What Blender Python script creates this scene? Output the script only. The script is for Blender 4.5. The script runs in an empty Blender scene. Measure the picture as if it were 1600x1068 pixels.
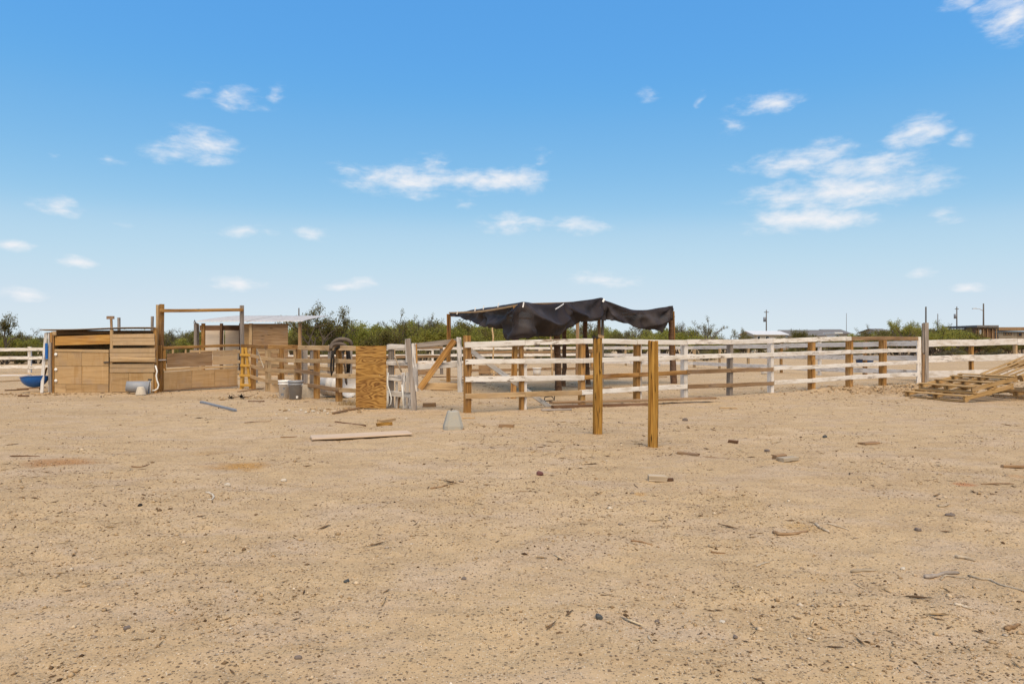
import bpy, bmesh, math, random
import numpy as np
from mathutils import Vector as V, Matrix as M
R = math.radians
rnd = random.Random(11)
scene = bpy.context.scene
col = scene.collection

# ------------------------------------------------------------------ camera
F, CX, HY, CH = 1600 * 24 / 36.0, 800.0, 538.0, 1.35
cam_d = bpy.data.cameras.new('camera'); cam = bpy.data.objects.new('camera', cam_d); col.objects.link(cam)
cam_d.lens = 24; cam_d.sensor_width = 36; cam_d.shift_y = 4 / 1600.0
cam_d.clip_start = 0.05; cam_d.clip_end = 9000
cam.location = (0, 0, CH); cam.rotation_euler = (R(90), 0, 0)
scene.camera = cam

# ------------------------------------------------------------------ sky, sun, exposure
SUN_EL, SUN_AZ = 58.0, 174.0         # degrees; azimuth from the view axis, negative = left: high, behind the camera
EXPO = 1.62
scene.view_settings.view_transform = 'Standard'
scene.view_settings.look = 'None'
scene.view_settings.gamma = 1.0
scene.view_settings.use_curve_mapping = False
scene.view_settings.exposure = EXPO


class NT:
    """small helper for node trees"""
    def __init__(s, tree):
        s.t = tree; s.n = tree.nodes; s.l = tree.links
    def add(s, kind, **kw):
        n = s.n.new(kind)
        for k, v in kw.items(): setattr(n, k, v)
        return n
    def link(s, a, b): s.l.new(a, b)
    def put(s, sock, v):
        if isinstance(v, bpy.types.NodeSocket): s.l.new(v, sock)
        elif v is not None: sock.default_value = v
    def math(s, op, a, b=None, c=None, clamp=False):
        n = s.add('ShaderNodeMath', operation=op, use_clamp=clamp)
        for i, v in enumerate((a, b, c)): s.put(n.inputs[i], v)
        return n.outputs[0]
    def vmath(s, op, a, b=None, c=None, out=0):
        n = s.add('ShaderNodeVectorMath', operation=op)
        for i, v in enumerate((a, b, c)): s.put(n.inputs[i], v)
        return n.outputs[out]
    def noise(s, vec, scale, detail=4, rough=0.55, dist=0.0, out=0):
        n = s.add('ShaderNodeTexNoise'); s.put(n.inputs['Vector'], vec)
        n.inputs['Scale'].default_value = scale; n.inputs['Detail'].default_value = detail
        n.inputs['Roughness'].default_value = rough; n.inputs['Distortion'].default_value = dist
        return n.outputs[out]
    def ramp(s, fac, stops, interp='LINEAR'):
        n = s.add('ShaderNodeValToRGB'); s.put(n.inputs[0], fac); e = n.color_ramp.elements
        n.color_ramp.interpolation = interp
        while len(e) < len(stops): e.new(0.5)
        for i, (p, c) in enumerate(stops):
            e[i].position = p
            e[i].color = (c, c, c, 1) if isinstance(c, (int, float)) else (c[0], c[1], c[2], 1)
        return n.outputs[0]
    def mix(s, fac, a, b, blend='MIX'):
        n = s.add('ShaderNodeMix', data_type='RGBA', blend_type=blend)
        s.put(n.inputs[0], fac)
        for i, v in ((6, a), (7, b)):
            if isinstance(v, tuple): v = (v[0], v[1], v[2], 1)
            s.put(n.inputs[i], v)
        return n.outputs[2]
    def smooth(s, x, lo, hi):
        n = s.add('ShaderNodeMapRange', interpolation_type='SMOOTHSTEP')
        s.put(n.inputs[0], x); n.inputs[1].default_value = lo; n.inputs[2].default_value = hi
        return n.outputs[0]


def build_world():
    w = bpy.data.worlds.new('World'); scene.world = w; w.use_nodes = True
    t = NT(w.node_tree)
    for n in list(t.n): t.n.remove(n)
    out = t.add('ShaderNodeOutputWorld'); bg = t.add('ShaderNodeBackground'); t.link(bg.outputs[0], out.inputs[0])
    sky = t.add('ShaderNodeTexSky', sky_type='NISHITA', sun_disc=False)
    sky.sun_elevation = R(SUN_EL); sky.sun_rotation = R(SUN_AZ)
    sky.altitude = 400; sky.air_density = 0.7; sky.dust_density = 0.2; sky.ozone_density = 4.0
    tc = t.add('ShaderNodeTexCoord'); d = tc.outputs['Generated']
    sep = t.add('ShaderNodeSeparateXYZ'); t.link(d, sep.inputs[0])
    az = t.math('ARCTAN2', sep.outputs[0], sep.outputs[1])
    el = t.math('ARCSINE', sep.outputs[2])
    comb = t.add('ShaderNodeCombineXYZ'); t.link(az, comb.inputs[0]); t.link(el, comb.inputs[1])
    p = comb.outputs[0]
    stretch = t.vmath('MULTIPLY', p, (1.0, 2.5, 1.0))
    warp = t.noise(stretch, 9, 3, 0.55, out=1)
    warp = t.vmath('MULTIPLY', t.vmath('SUBTRACT', warp, (0.5, 0.5, 0.5)), (0.085, 0.030, 0))
    pw = t.vmath('ADD', p, warp)
    # cumulus fragments: centre x, y, half width, half height, weight (in 1600-wide units), then more of the same all round
    cl = [(300,143,22,16,.55),(380,155,42,20,.62),(437,147,12,14,.5),(265,240,45,16,.6),(312,228,52,26,.8),(180,250,22,12,.4),
          (65,243,12,8,.35),(85,319,36,14,.85),(15,381,28,11,.9),(110,402,28,10,.85),(200,347,18,6,.35),(380,363,40,13,.65),
          (482,366,26,11,.65),(368,441,44,11,.95),(553,446,29,11,.95),(30,455,36,11,.9),(640,280,95,22,.95),(770,282,80,19,1.0),
          (545,270,30,16,.5),(680,252,22,12,.45),(850,250,18,13,.45),(715,320,22,9,.4),(800,352,42,16,.8),(900,353,46,14,.8),
          (945,435,52,14,.65),(1005,148,20,11,.6),(1097,158,8,10,.45),(1210,158,48,16,.75),(1145,195,20,13,.55),
          (1240,255,90,18,.85),(1350,262,95,24,.85),(1295,240,45,20,.75),(1320,300,135,28,1.0),(1370,288,80,24,.8),(1258,345,88,18,1.1),(1440,207,44,24,.85),
          (1518,213,20,12,.6),(1465,342,17,12,.7),(1437,421,25,9,.55),(1522,450,26,9,.75),(1580,28,46,32,1.0),(1507,5,32,14,.8)]
    blobs = []
    for x, y, rx, ry, wt in cl:
        u, v = (x - CX) / F, (HY - y) / F
        s = math.sqrt(1 + u * u)
        blobs.append((math.atan(u), math.atan(v / s), 1.5 * rx / F / (1 + u * u), 1.42 * ry / F / s, wt))
    rr = random.Random(5)
    for i in range(46):
        a = rr.uniform(0.82, 2 * math.pi - 0.82); e = rr.uniform(0.05, 0.75)
        rx = rr.uniform(0.03, 0.12)
        blobs.append((a if a < math.pi else a - 2 * math.pi, e, rx, rx * rr.uniform(.2, .4), rr.uniform(.5, 1)))
    acc = None
    for a, e, rx, ry, wt in blobs:
        q = t.vmath('MULTIPLY_ADD', pw, (1 / rx, 1 / ry, 0), (-a / rx, -e / ry, 0))
        ln = t.vmath('LENGTH', q, out=1)
        b = t.math('MULTIPLY_ADD', ln, -wt, wt)
        acc = b if acc is None else t.math('MAXIMUM', acc, b)
    fb = t.noise(stretch, 26, 7, 0.6, 0.25)
    fb2 = t.noise(stretch, 85, 4, 0.6)
    dens = t.math('ADD', acc, t.math('MULTIPLY', t.math('SUBTRACT', fb, 0.52), 1.5))
    dens = t.math('ADD', dens, t.math('MULTIPLY', t.math('SUBTRACT', fb2, 0.5), 0.35))
    gate = t.smooth(acc, -0.05, 0.25)
    mask = t.math('MULTIPLY', t.math('MULTIPLY', t.smooth(dens, 0.0, 1.15), gate), 0.95)
    # film-like tone curve on the Nishita radiance, the same in every direction
    cur = t.add('ShaderNodeRGBCurve'); t.link(t.vmath('MULTIPLY', sky.outputs[0], (.1, .1, .1)), cur.inputs['Color'])
    for ch, pts in enumerate(SKY_CURVE):
        cv = cur.mapping.curves[ch]
        while len(cv.points) < len(pts): cv.points.new(.5, .5)
        for q, (px, py) in zip(cv.points, pts): q.location = (px, py)
    cur.mapping.update()
    k = 10 / 2 ** EXPO
    tint = t.vmath('MULTIPLY', cur.outputs[0], (k, k, k))
    c = t.mix(mask, tint, CLOUD)
    t.link(c, bg.inputs[0]); bg.inputs[1].default_value = SKY_STR


SKY_STR = 0.10
SKY_CURVE = [[(0, .06), (.08, .115), (.11, .178), (.16, .30), (.22, .47), (.41, .63), (.62, .69), (1, .75)],
             [(0, .22), (.14, .375), (.20, .462), (.28, .57), (.37, .68), (.62, .755), (.76, .79), (1, .82)],
             [(0, .50), (.29, .80), (.38, .81), (.5, .83), (.62, .845), (.79, .85), (1, .86)]]
CLOUD = tuple(c * 10 / 2 ** EXPO for c in (.90, .905, .93))
build_world()
sd = bpy.data.lights.new('sun', 'SUN'); sun = bpy.data.objects.new('sun', sd); col.objects.link(sun)
sd.energy = 1.5; sd.angle = R(60); sd.color = (1.0, 0.83, 0.60)
sdir = V((math.sin(R(SUN_AZ)) * math.cos(R(SUN_EL)), math.cos(R(SUN_AZ)) * math.cos(R(SUN_EL)), math.sin(R(SUN_EL))))
sun.rotation_euler = (-sdir).to_track_quat('-Z', 'Y').to_euler()
sun.location = (-20, -10, 40)

# ------------------------------------------------------------------ helpers
def gd(y): return F * CH / (y - HY)
def at(x, y, d): return V(((x - CX) * d / F, d, CH - (y - HY) * d / F))
def G(x, y):
    d = gd(y); X = (x - CX) * d / F
    return V((X, d, float(hf(np.array([X]), np.array([d]))[0])))
def hz(p): return float(hf(np.array([p[0]]), np.array([p[1]]))[0])

_perm = np.random.RandomState(3).rand(256, 256)
def vnoise(x, y):
    xi = np.floor(x).astype(int); yi = np.floor(y).astype(int); fx = x - xi; fy = y - yi
    fx = fx * fx * (3 - 2 * fx); fy = fy * fy * (3 - 2 * fy)
    g = lambda a, b: _perm[a & 255, b & 255]
    return (g(xi, yi) * (1 - fx) + g(xi + 1, yi) * fx) * (1 - fy) + (g(xi, yi + 1) * (1 - fx) + g(xi + 1, yi + 1) * fx) * fy - 0.5
def hf(x, y):
    """height of the ground"""
    r = np.sqrt(x * x + y * y)
    k = np.clip((120 - r) / 80, 0, 1)
    h = 0.035 * vnoise(x * 0.45, y * 0.45) + 0.020 * vnoise(x * 1.3 + 9, y * 1.3) + 0.013 * vnoise(x * 3.7, y * 3.7 + 5)
    near = np.clip((26 - r) / 8, 0, 1)
    h = h + near * (0.012 * vnoise(x * 9.1 + 40, y * 9.1) + 0.006 * vnoise(x * 22.0, y * 22.0 + 77))
    h = h - near * .07 * np.maximum(0, vnoise(x * 2.6 + 50, y * 2.6) - .24) - near * .05 * np.maximum(0, vnoise(x * 5.3 + 20, y * 5.3 + 4) - .27)
    # churned earth in front of the corner post and by the pallets
    m = np.exp(-(((x - 11.3) / 2.4) ** 2 + ((y - 19.6) / 1.7) ** 2)) + .7 * np.exp(-(((x - 15.5) / 2.0) ** 2 + ((y - 22.5) / 1.2) ** 2))
    h = h + m * 1.5 * (0.05 + 0.16 * vnoise(x * 2.6, y * 2.6) + 0.12 * vnoise(x * 5.2, y * 5.2) + 0.09 * vnoise(x * 10.5, y * 10.5))
    return h * k

WORLD = {}
def put(o, W, parent=None):
    col.objects.link(o)
    WORLD[o] = W
    if parent is not None:
        o.parent = parent; o.matrix_parent_inverse = WORLD[parent].inverted()
    o.matrix_basis = W
    return o
def tag(o, label, cat, group=None):
    o['label'] = label; o['category'] = cat
    if group: o['group'] = group
    return o
def thing(name, loc, label, cat, group=None):
    o = bpy.data.objects.new(name, None); o.empty_display_size = 0.2
    put(o, M.Translation(loc)); return tag(o, label, cat, group)
def mesh_obj(name, me, mat, W, parent=None, smooth=False):
    if mat is not None and not me.materials: me.materials.append(mat)
    if smooth:
        me.polygons.foreach_set('use_smooth', [True] * len(me.polygons))
    return put(bpy.data.objects.new(name, me), W, parent)
def frame(p, x, up):
    x = x.normalized(); z = (up - x * up.dot(x))
    if z.length < 1e-5: z = V((0, 1, 0)) - x * x.y
    z.normalize(); y = z.cross(x)
    m = M((x, y, z)).transposed().to_4x4(); m.translation = p
    return m
def beam_mesh(L, w, h, warp=0.004, bev=0.006, nseg=None, rough_ends=0.0):
    n = nseg or max(2, min(9, int(L / 0.45) + 1)); bev = min(bev, w * .3, h * .3)
    vs, fs = [], []
    a, b = w / 2, h / 2
    prof = [(-a + bev, -b), (a - bev, -b), (a, -b + bev), (a, b - bev), (a - bev, b), (-a + bev, b), (-a, b - bev), (-a, -b + bev)]
    ph = rnd.uniform(0, 6); k1 = rnd.uniform(1.2, 2.6)
    for i in range(n + 1):
        t = i / n; x = (t - .5) * L
        oy = warp * math.sin(ph + k1 * t * 2.2) * (L * .6 + .4) + rnd.uniform(-1, 1) * warp * .25
        oz = warp * .8 * math.sin(ph * 2 + k1 * t * 2.9) * (L * .6 + .4) + rnd.uniform(-1, 1) * warp * .25
        for (y, z) in prof:
            ex = rnd.uniform(-1, 1) * rough_ends if i in (0, n) else 0
            vs.append((x + ex, y + oy, z + oz))
    for i in range(n):
        for j in range(8):
            k = (j + 1) % 8
            fs.append((i * 8 + j, i * 8 + k, (i + 1) * 8 + k, (i + 1) * 8 + j))
    fs.append(tuple(reversed(range(8)))); fs.append(tuple(n * 8 + j for j in range(8)))
    me = bpy.data.meshes.new('beam'); me.from_pydata(vs, [], [(f[::-1] if len(f) == 4 else f[::-1]) for f in fs]); me.update()
    bm = bmesh.new(); bm.from_mesh(me); bmesh.ops.recalc_face_normals(bm, faces=bm.faces); bm.to_mesh(me); bm.free()
    return me
def beam(name, p0, p1, w, h, mat, parent=None, up=V((0, 0, 1)), warp=0.004, bev=0.006, rough=0.0):
    """timber from p0 to p1: h along 'up', w across"""
    d = p1 - p0
    return mesh_obj(name, beam_mesh(d.length, w, h, warp, bev, None, rough), mat, frame((p0 + p1) / 2, d, up), parent)
def tube_mesh(pts, rads, sides=8, caps=True):
    pts = [V(p) for p in pts]; vs, fs = [], []
    n = len(pts); prev = None
    for i, p in enumerate(pts):
        t = (pts[min(i + 1, n - 1)] - pts[max(i - 1, 0)]).normalized()
        if prev is None:
            a = t.cross(V((0, 0, 1)))
            if a.length < .1: a = t.cross(V((1, 0, 0)))
        else: a = prev - t * prev.dot(t)
        a.normalize(); b = t.cross(a); prev = a
        r = rads[i] if isinstance(rads, (list, tuple)) else rads
        for j in range(sides):
            q = 2 * math.pi * j / sides
            vs.append(p + a * (math.cos(q) * r) + b * (math.sin(q) * r))
    for i in range(n - 1):
        for j in range(sides):
            k = (j + 1) % sides
            fs.append((i * sides + j, i * sides + k, (i + 1) * sides + k, (i + 1) * sides + j))
    if caps:
        fs.append(tuple(reversed(range(sides)))); fs.append(tuple((n - 1) * sides + j for j in range(sides)))
    return vs, fs
def pymesh(name, vs, fs):
    me = bpy.data.meshes.new(name); me.from_pydata([tuple(v) for v in vs], [], fs); me.update(); return me
def tube(name, pts, rads, mat, parent=None, sides=8, smooth=True):
    c = V(pts[0]); vs, fs = tube_mesh([V(p) - c for p in pts], rads, sides)
    return mesh_obj(name, pymesh(name, vs, fs), mat, M.Translation(c), parent, smooth)
def lathe_mesh(prof, n=28):
    vs, fs = [], []
    for r, z in prof:
        for j in range(n):
            q = 2 * math.pi * j / n; vs.append((r * math.cos(q), r * math.sin(q), z))
    for i in range(len(prof) - 1):
        for j in range(n):
            k = (j + 1) % n; fs.append((i * n + j, i * n + k, (i + 1) * n + k, (i + 1) * n + j))
    return pymesh('lathe', vs, fs)
class Line:
    """vertical plane whose ground trace is depth = a + b*X"""
    def __init__(s, a, b): s.a, s.b, s.k = a, b, math.sqrt(1 + b * b)
    def depth(s, x, off=0.0):
        return (s.a - off * s.k) / (1 - s.b * (x - CX) / F)
    def pt(s, x, y, off=0.0): return at(x, y, s.depth(x, off))
    def gnd(s, x, off=0.0, z=0.0):
        d = s.depth(x, off); return V(((x - CX) * d / F, d, z))
    def n(s): return V((s.b, -1, 0)).normalized()
    def post(s, name, x, ytop, w, mat, parent, off=0.0, depth=None, th=None, lean=(0, 0), warp=.004):
        top = s.pt(x, ytop, off); p0 = V((top.x, top.y, -0.22)); top = top + V((lean[0], lean[1], 0))
        return beam(name, p0, top, w, th or w, mat, parent, up=s.n(), warp=warp)

# ------------------------------------------------------------------ materials
def new_mat(name):
    m = bpy.data.materials.new(name); m.use_nodes = True
    t = NT(m.node_tree); b = t.n['Principled BSDF']; return m, t, b
def wood(name, dark, mid, light, val=0.35, paint=None, cover=0.6, rough=0.85, streak=1.0, knots=True, stain=None):
    m, t, b = new_mat(name)
    tc = t.add('ShaderNodeTexCoord'); oi = t.add('ShaderNodeObjectInfo')
    off = t.math('MULTIPLY', oi.outputs['Random'], 37.0)
    cv = t.add('ShaderNodeCombineXYZ'); [t.link(off, cv.inputs[i]) for i in range(3)]
    p = t.vmath('ADD', tc.outputs['Object'], cv.outputs[0])
    g1 = t.noise(t.vmath('MULTIPLY', p, (0.9, 14, 14)), 1.0, 5, .6, .6)
    g2 = t.noise(t.vmath('MULTIPLY', p, (3.0, 70, 70)), 1.0, 3, .6, .2)
    g = t.math('ADD', t.math('MULTIPLY', g1, .68), t.math('MULTIPLY', g2, .32))
    g = t.math('MULTIPLY_ADD', t.math('SUBTRACT', g, .5), streak * 1.5, .5)
    c = t.ramp(g, [(0.22, dark), (0.5, mid), (0.75, light)])
    if knots:
        vo = t.add('ShaderNodeTexVoronoi'); t.link(t.vmath('MULTIPLY', p, (1.6, 6, 6)), vo.inputs['Vector']); vo.inputs['Scale'].default_value = 1.0
        k = t.smooth(vo.outputs['Distance'], .17, .06)
        c = t.mix(t.math('MULTIPLY', k, .7), c, (dark[0] * .5, dark[1] * .45, dark[2] * .4))
    # weathering patches
    wv = t.noise(p, 2.3, 4, .6)
    c = t.mix(t.math('MULTIPLY', t.smooth(wv, .48, .75), .45), c, (mid[0] * .55 + .08, mid[1] * .55 + .08, mid[2] * .55 + .09))
    if stain is not None:      # rain streaks and bleached runs on sheets, vertical
        sv = t.noise(t.vmath('MULTIPLY', p, (7, 7, .9)), 1.0, 5, .62, .3); sv2 = t.noise(t.vmath('MULTIPLY', t.vmath('ADD', p, (9, 3, 5)), (11, 11, 1.3)), 1.0, 4, .6)
        c = t.mix(t.math('MULTIPLY', t.smooth(sv, .50, .70), .5), c, stain)
        c = t.mix(t.math('MULTIPLY', t.smooth(sv2, .55, .74), .3), c, (light[0] * 1.08, light[1] * 1.08, light[2] * 1.1))
    if paint is not None:
        pm = t.noise(t.vmath('MULTIPLY', p, (2.4, 22, 22)), 1.0, 6, .68, .5)
        pb = t.noise(p, 3.1, 3, .6)
        pm = t.math('ADD', t.math('MULTIPLY', pm, .75), t.math('MULTIPLY', pb, .25))
        thr = t.math('MULTIPLY_ADD', oi.outputs['Random'], .08, 1 - cover - .04)
        mask = t.smooth(t.math('SUBTRACT', pm, thr), -.015, .03)
        dirt = t.noise(t.vmath('MULTIPLY', p, (2, 9, 9)), 1.0, 4, .6)
        pc = t.mix(t.smooth(dirt, .4, .75), paint, (paint[0] * .72, paint[1] * .66, paint[2] * .58))
        c = t.mix(mask, c, pc)
    hs = t.add('ShaderNodeHueSaturation'); t.link(c, hs.inputs['Color'])
    t.link(t.math('MULTIPLY_ADD', oi.outputs['Random'], val, 1 - val / 2), hs.inputs['Value'])
    t.link(hs.outputs[0], b.inputs['Base Color']); b.inputs['Roughness'].default_value = rough
    b.inputs['Specular IOR Level'].default_value = .2
    bp = t.add('ShaderNodeBump'); bp.inputs['Strength'].default_value = .6; bp.inputs['Distance'].default_value = .006
    t.link(g, bp.inputs['Height']); t.link(bp.outputs[0], b.inputs['Normal'])
    return m
def plain(name, c, rough=.6, var=.25, scale=4.0, metal=0.0, dirt=None, spec=.4, fac=.6):
    m, t, b = new_mat(name)
    tc = t.add('ShaderNodeTexCoord'); oi = t.add('ShaderNodeObjectInfo')
    cv = t.vmath('ADD', tc.outputs['Object'], oi.outputs['Location'])
    n = t.noise(cv, scale, 5, .62, .3); n2 = t.noise(cv, scale * 9, 3, .6)
    d = dirt or tuple(x * (1 - var) for x in c)
    cc = t.mix(t.math('MULTIPLY', t.smooth(n, .45, .72), fac), c, d)
    cc = t.mix(t.math('MULTIPLY', t.smooth(n2, .5, .8), .25), cc, tuple(x * .6 for x in c))
    t.link(cc, b.inputs['Base Color']); b.inputs['Roughness'].default_value = rough; b.inputs['Metallic'].default_value = metal
    b.inputs['Specular IOR Level'].default_value = spec
    bp = t.add('ShaderNodeBump'); bp.inputs['Strength'].default_value = .25; bp.inputs['Distance'].default_value = .01
    t.link(n2, bp.inputs['Height']); t.link(bp.outputs[0], b.inputs['Normal'])
    return m
W_ORANGE = wood('weathered_pine', (.10, .042, .011), (.31, .152, .043), (.46, .255, .085), .4, streak=1.3)
W_TAN = wood('sunbleached_pine', (.24, .14, .065), (.46, .30, .15), (.58, .41, .23), .3)
def post_mat():
    m, t, b = new_mat('split_post')
    tc = t.add('ShaderNodeTexCoord'); oi = t.add('ShaderNodeObjectInfo')
    p = t.vmath('ADD', tc.outputs['Object'], oi.outputs['Location'])
    g = t.noise(t.vmath('MULTIPLY', p, (1.1, 34, 34)), 1.0, 4, .55, .35); f = t.noise(t.vmath('MULTIPLY', p, (3, 110, 110)), 1.0, 3, .6)
    c = t.ramp(t.math('ADD', t.math('MULTIPLY', g, .75), t.math('MULTIPLY', f, .25)), [(.30, (.055, .022, .006)), (.42, (.24, .11, .02)), (.52, (.38, .195, .04)), (.72, (.54, .32, .085))])
    n = t.noise(p, 2.6, 4, .6); c = t.mix(t.math('MULTIPLY', t.smooth(n, .5, .72), .55), c, (.28, .14, .035))
    cr = t.noise(t.vmath('MULTIPLY', t.vmath('ADD', p, (4, 2, 7)), (.8, 22, 22)), 1.0, 2, .5, .25)
    c = t.mix(t.math('MULTIPLY', t.smooth(t.math('ABSOLUTE', t.math('SUBTRACT', cr, .5)), .022, .008), .85), c, (.03, .013, .005))
    t.link(c, b.inputs['Base Color']); b.inputs['Roughness'].default_value = .85; b.inputs['Specular IOR Level'].default_value = .15
    bp_ = t.add('ShaderNodeBump'); bp_.inputs['Strength'].default_value = .7; bp_.inputs['Distance'].default_value = .008; t.link(g, bp_.inputs['Height']); t.link(bp_.outputs[0], b.inputs['Normal'])
    return m
W_POST = post_mat()
W_GREY = wood('grey_timber', (.09, .07, .055), (.26, .21, .17), (.40, .335, .28), .3, knots=False)
W_WHITE = wood('chipped_white_paint', (.07, .05, .035), (.24, .17, .11), (.42, .33, .24), .14, (.73, .665, .59), .60)
W_WHITE2 = wood('faded_white_paint', (.14, .11, .09), (.36, .30, .25), (.50, .44, .38), .14, (.70, .635, .57), .60)
W_WGREY = wood('pale_flaking_paint', (.12, .10, .095), (.30, .27, .25), (.45, .42, .40), .2, (.64, .59, .54), .535)
W_DARK = wood('dark_bark', (.04, .02, .01), (.13, .068, .035), (.24, .14, .08), .3, knots=False)
W_BROWN = wood('brown_board', (.12, .065, .03), (.27, .16, .08), (.38, .25, .14), .3)
W_PALLET = wood('pallet_wood', (.13, .07, .025), (.37, .22, .085), (.52, .335, .15), .45)
W_PLY = wood('plywood', (.25, .145, .06), (.42, .265, .125), (.50, .33, .17), .26, streak=.7, knots=False, stain=(.30, .155, .045))
W_SIDING = wood('siding', (.28, .175, .085), (.45, .30, .165), (.53, .38, .22), .24, streak=.6, knots=False, stain=(.36, .23, .11))
W_STICK = wood('driftwood', (.15, .10, .06), (.40, .31, .21), (.56, .46, .34), .4, knots=False)
M_BLACK = plain('black_plastic', (.03, .024, .02), .8, .3, spec=.12)
M_RUBBER = plain('old_rubber', (.12, .09, .07), .85, .3, 7, dirt=(.22, .165, .115), spec=.15)
M_BLUE = plain('blue_plastic', (.008, .10, .36), .4, .35, dirt=(.03, .14, .34))
M_WBUCKET = plain('white_plastic', (.78, .74, .69), .45, .2, dirt=(.66, .60, .53))
M_GBUCKET = plain('grey_plastic', (.25, .25, .26), .45, .3, dirt=(.36, .34, .32))
M_BARREL = plain('barrel_plastic', (.74, .69, .63), .5, .2, dirt=(.58, .50, .42))
M_YELLOW = plain('yellow_paint', (.50, .27, .04), .7, .3, 7, dirt=(.40, .25, .10))
M_CONC = plain('concrete', (.34, .31, .255), .9, .25, 6, dirt=(.44, .34, .22))
M_GREYPIPE = plain('grey_pipe', (.19, .20, .22), .5, .3)
M_HOSE = plain('white_hose', (.72, .68, .60), .5, .2)
M_STEEL = plain('galvanised_sheet', (.50, .46, .42), .6, .3, 3, metal=.1, dirt=(.34, .28, .23))
M_DKMETAL = plain('dark_metal', (.05, .045, .04), .6, .3, dirt=(.12, .07, .04))
M_STONE = plain('stone', (.16, .12, .095), .85, .4, 20)
M_BLUESTONE = plain('bluish_stone', (.06, .06, .055), .8, .4, 20)
M_REDSTONE = plain('red_stone', (.13, .05, .04), .85, .4, 20)
M_PALESTONE = plain('pale_stone', (.52, .435, .33), .85, .3, 20)
M_BARK = plain('mesquite_bark', (.085, .062, .045), .9, .4, 6, dirt=(.17, .13, .10))

def ground_mat():
    m, t, b = new_mat('desert_dirt')
    tc = t.add('ShaderNodeTexCoord'); p = tc.outputs['Object']
    big = t.noise(p, .22, 5, .6, .3); mid = t.noise(t.vmath('MULTIPLY', p, (1, 1.6, 1)), 1.1, 6, .62, .4)
    c = t.mix(t.smooth(big, .35, .68), (.455, .31, .168), (.505, .35, .192))
    c = t.mix(t.math('MULTIPLY', t.smooth(mid, .45, .66), .75), c, (.47, .34, .225))     # greyish pink crust
    mid2 = t.noise(t.vmath('ADD', p, (31, 7, 2)), 1.9, 6, .65, .5)
    c = t.mix(t.math('MULTIPLY', t.smooth(mid2, .55, .78), .6), c, (.47, .31, .14))      # yellow ochre sand
    lt = t.noise(t.vmath('ADD', p, (11, 57, 2)), .8, 5, .6, .3)
    c = t.mix(t.math('MULTIPLY', t.smooth(lt, .52, .72), .55), c, (.56, .40, .245))
    # dug-up ochre patches and a rust stain with shapes of their own
    for (x, y, rx, ry, cc, f) in PATCHES:
        q = t.vmath('MULTIPLY', t.vmath('SUBTRACT', p, (x, y, 0)), (1 / rx, 1 / ry, 0))
        ln = t.vmath('LENGTH', q, out=1)
        ln = t.math('ADD', ln, t.math('MULTIPLY', t.math('SUBTRACT', mid2, .5), 1.6))
        c = t.mix(t.math('MULTIPLY', t.smooth(ln, 1.0, .35), f), c, cc)
    cl = t.noise(t.vmath('MULTIPLY', t.vmath('ADD', p, (5, 91, 0)), (.8, 1.5, 1)), 2.6, 5, .62, .6); cl = t.smooth(cl, .42, .68)
    c = t.mix(t.math('MULTIPLY', cl, .32), c, (.30, .195, .105))
    g1 = t.noise(p, 18, 5, .7); g2 = t.noise(p, 75, 4, .7); g3 = t.noise(p, 190, 3, .7)
    sp = t.add('ShaderNodeTexVoronoi'); t.link(p, sp.inputs['Vector']); sp.inputs['Scale'].default_value = 42
    sp2 = t.add('ShaderNodeTexVoronoi'); t.link(p, sp2.inputs['Vector']); sp2.inputs['Scale'].default_value = 105
    c = t.mix(t.math('MULTIPLY', t.smooth(g1, .52, .74), t.math('MULTIPLY_ADD', cl, .4, .22)), c, (.25, .165, .085))
    c = t.mix(t.math('MULTIPLY', t.smooth(g2, .50, .72), t.math('MULTIPLY_ADD', cl, .45, .3)), c, (.22, .145, .08))
    c = t.mix(t.math('MULTIPLY', t.smooth(g3, .55, .75), .5), c, (.66, .52, .36))
    sx = t.add('ShaderNodeSeparateXYZ'); t.link(sp.outputs['Color'], sx.inputs[0])
    dk = t.math('MULTIPLY', t.smooth(sp.outputs['Distance'], .42, .22), t.smooth(sx.outputs[0], .72, .80))
    c = t.mix(t.math('MULTIPLY', dk, .8), c, (.12, .075, .045))
    sx2 = t.add('ShaderNodeSeparateXYZ'); t.link(sp2.outputs['Color'], sx2.inputs[0])
    pk = t.math('MULTIPLY', t.smooth(sp2.outputs['Distance'], .42, .25), t.smooth(sx2.outputs[1], .78, .86))
    c = t.mix(t.math('MULTIPLY', pk, .7), c, (.66, .57, .45))
    dk2 = t.math('MULTIPLY', t.smooth(sp2.outputs['Distance'], .45, .25), t.smooth(sx2.outputs[0], .70, .78))
    c = t.mix(t.math('MULTIPLY', dk2, .7), c, (.15, .095, .06))
    t.link(c, b.inputs['Base Color']); b.inputs['Roughness'].default_value = .95; b.inputs['Specular IOR Level'].default_value = .1
    h = t.math('ADD', t.math('MULTIPLY', g1, .6), t.math('MULTIPLY', g2, .3))
    h = t.math('ADD', h, t.math('MULTIPLY', t.math('ADD', dk, dk2), .25))
    bp = t.add('ShaderNodeBump'); bp.inputs['Strength'].default_value = .9; bp.inputs['Distance'].default_value = .02
    t.link(h, bp.inputs['Height']); t.link(bp.outputs[0], b.inputs['Normal'])
    return m
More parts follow.
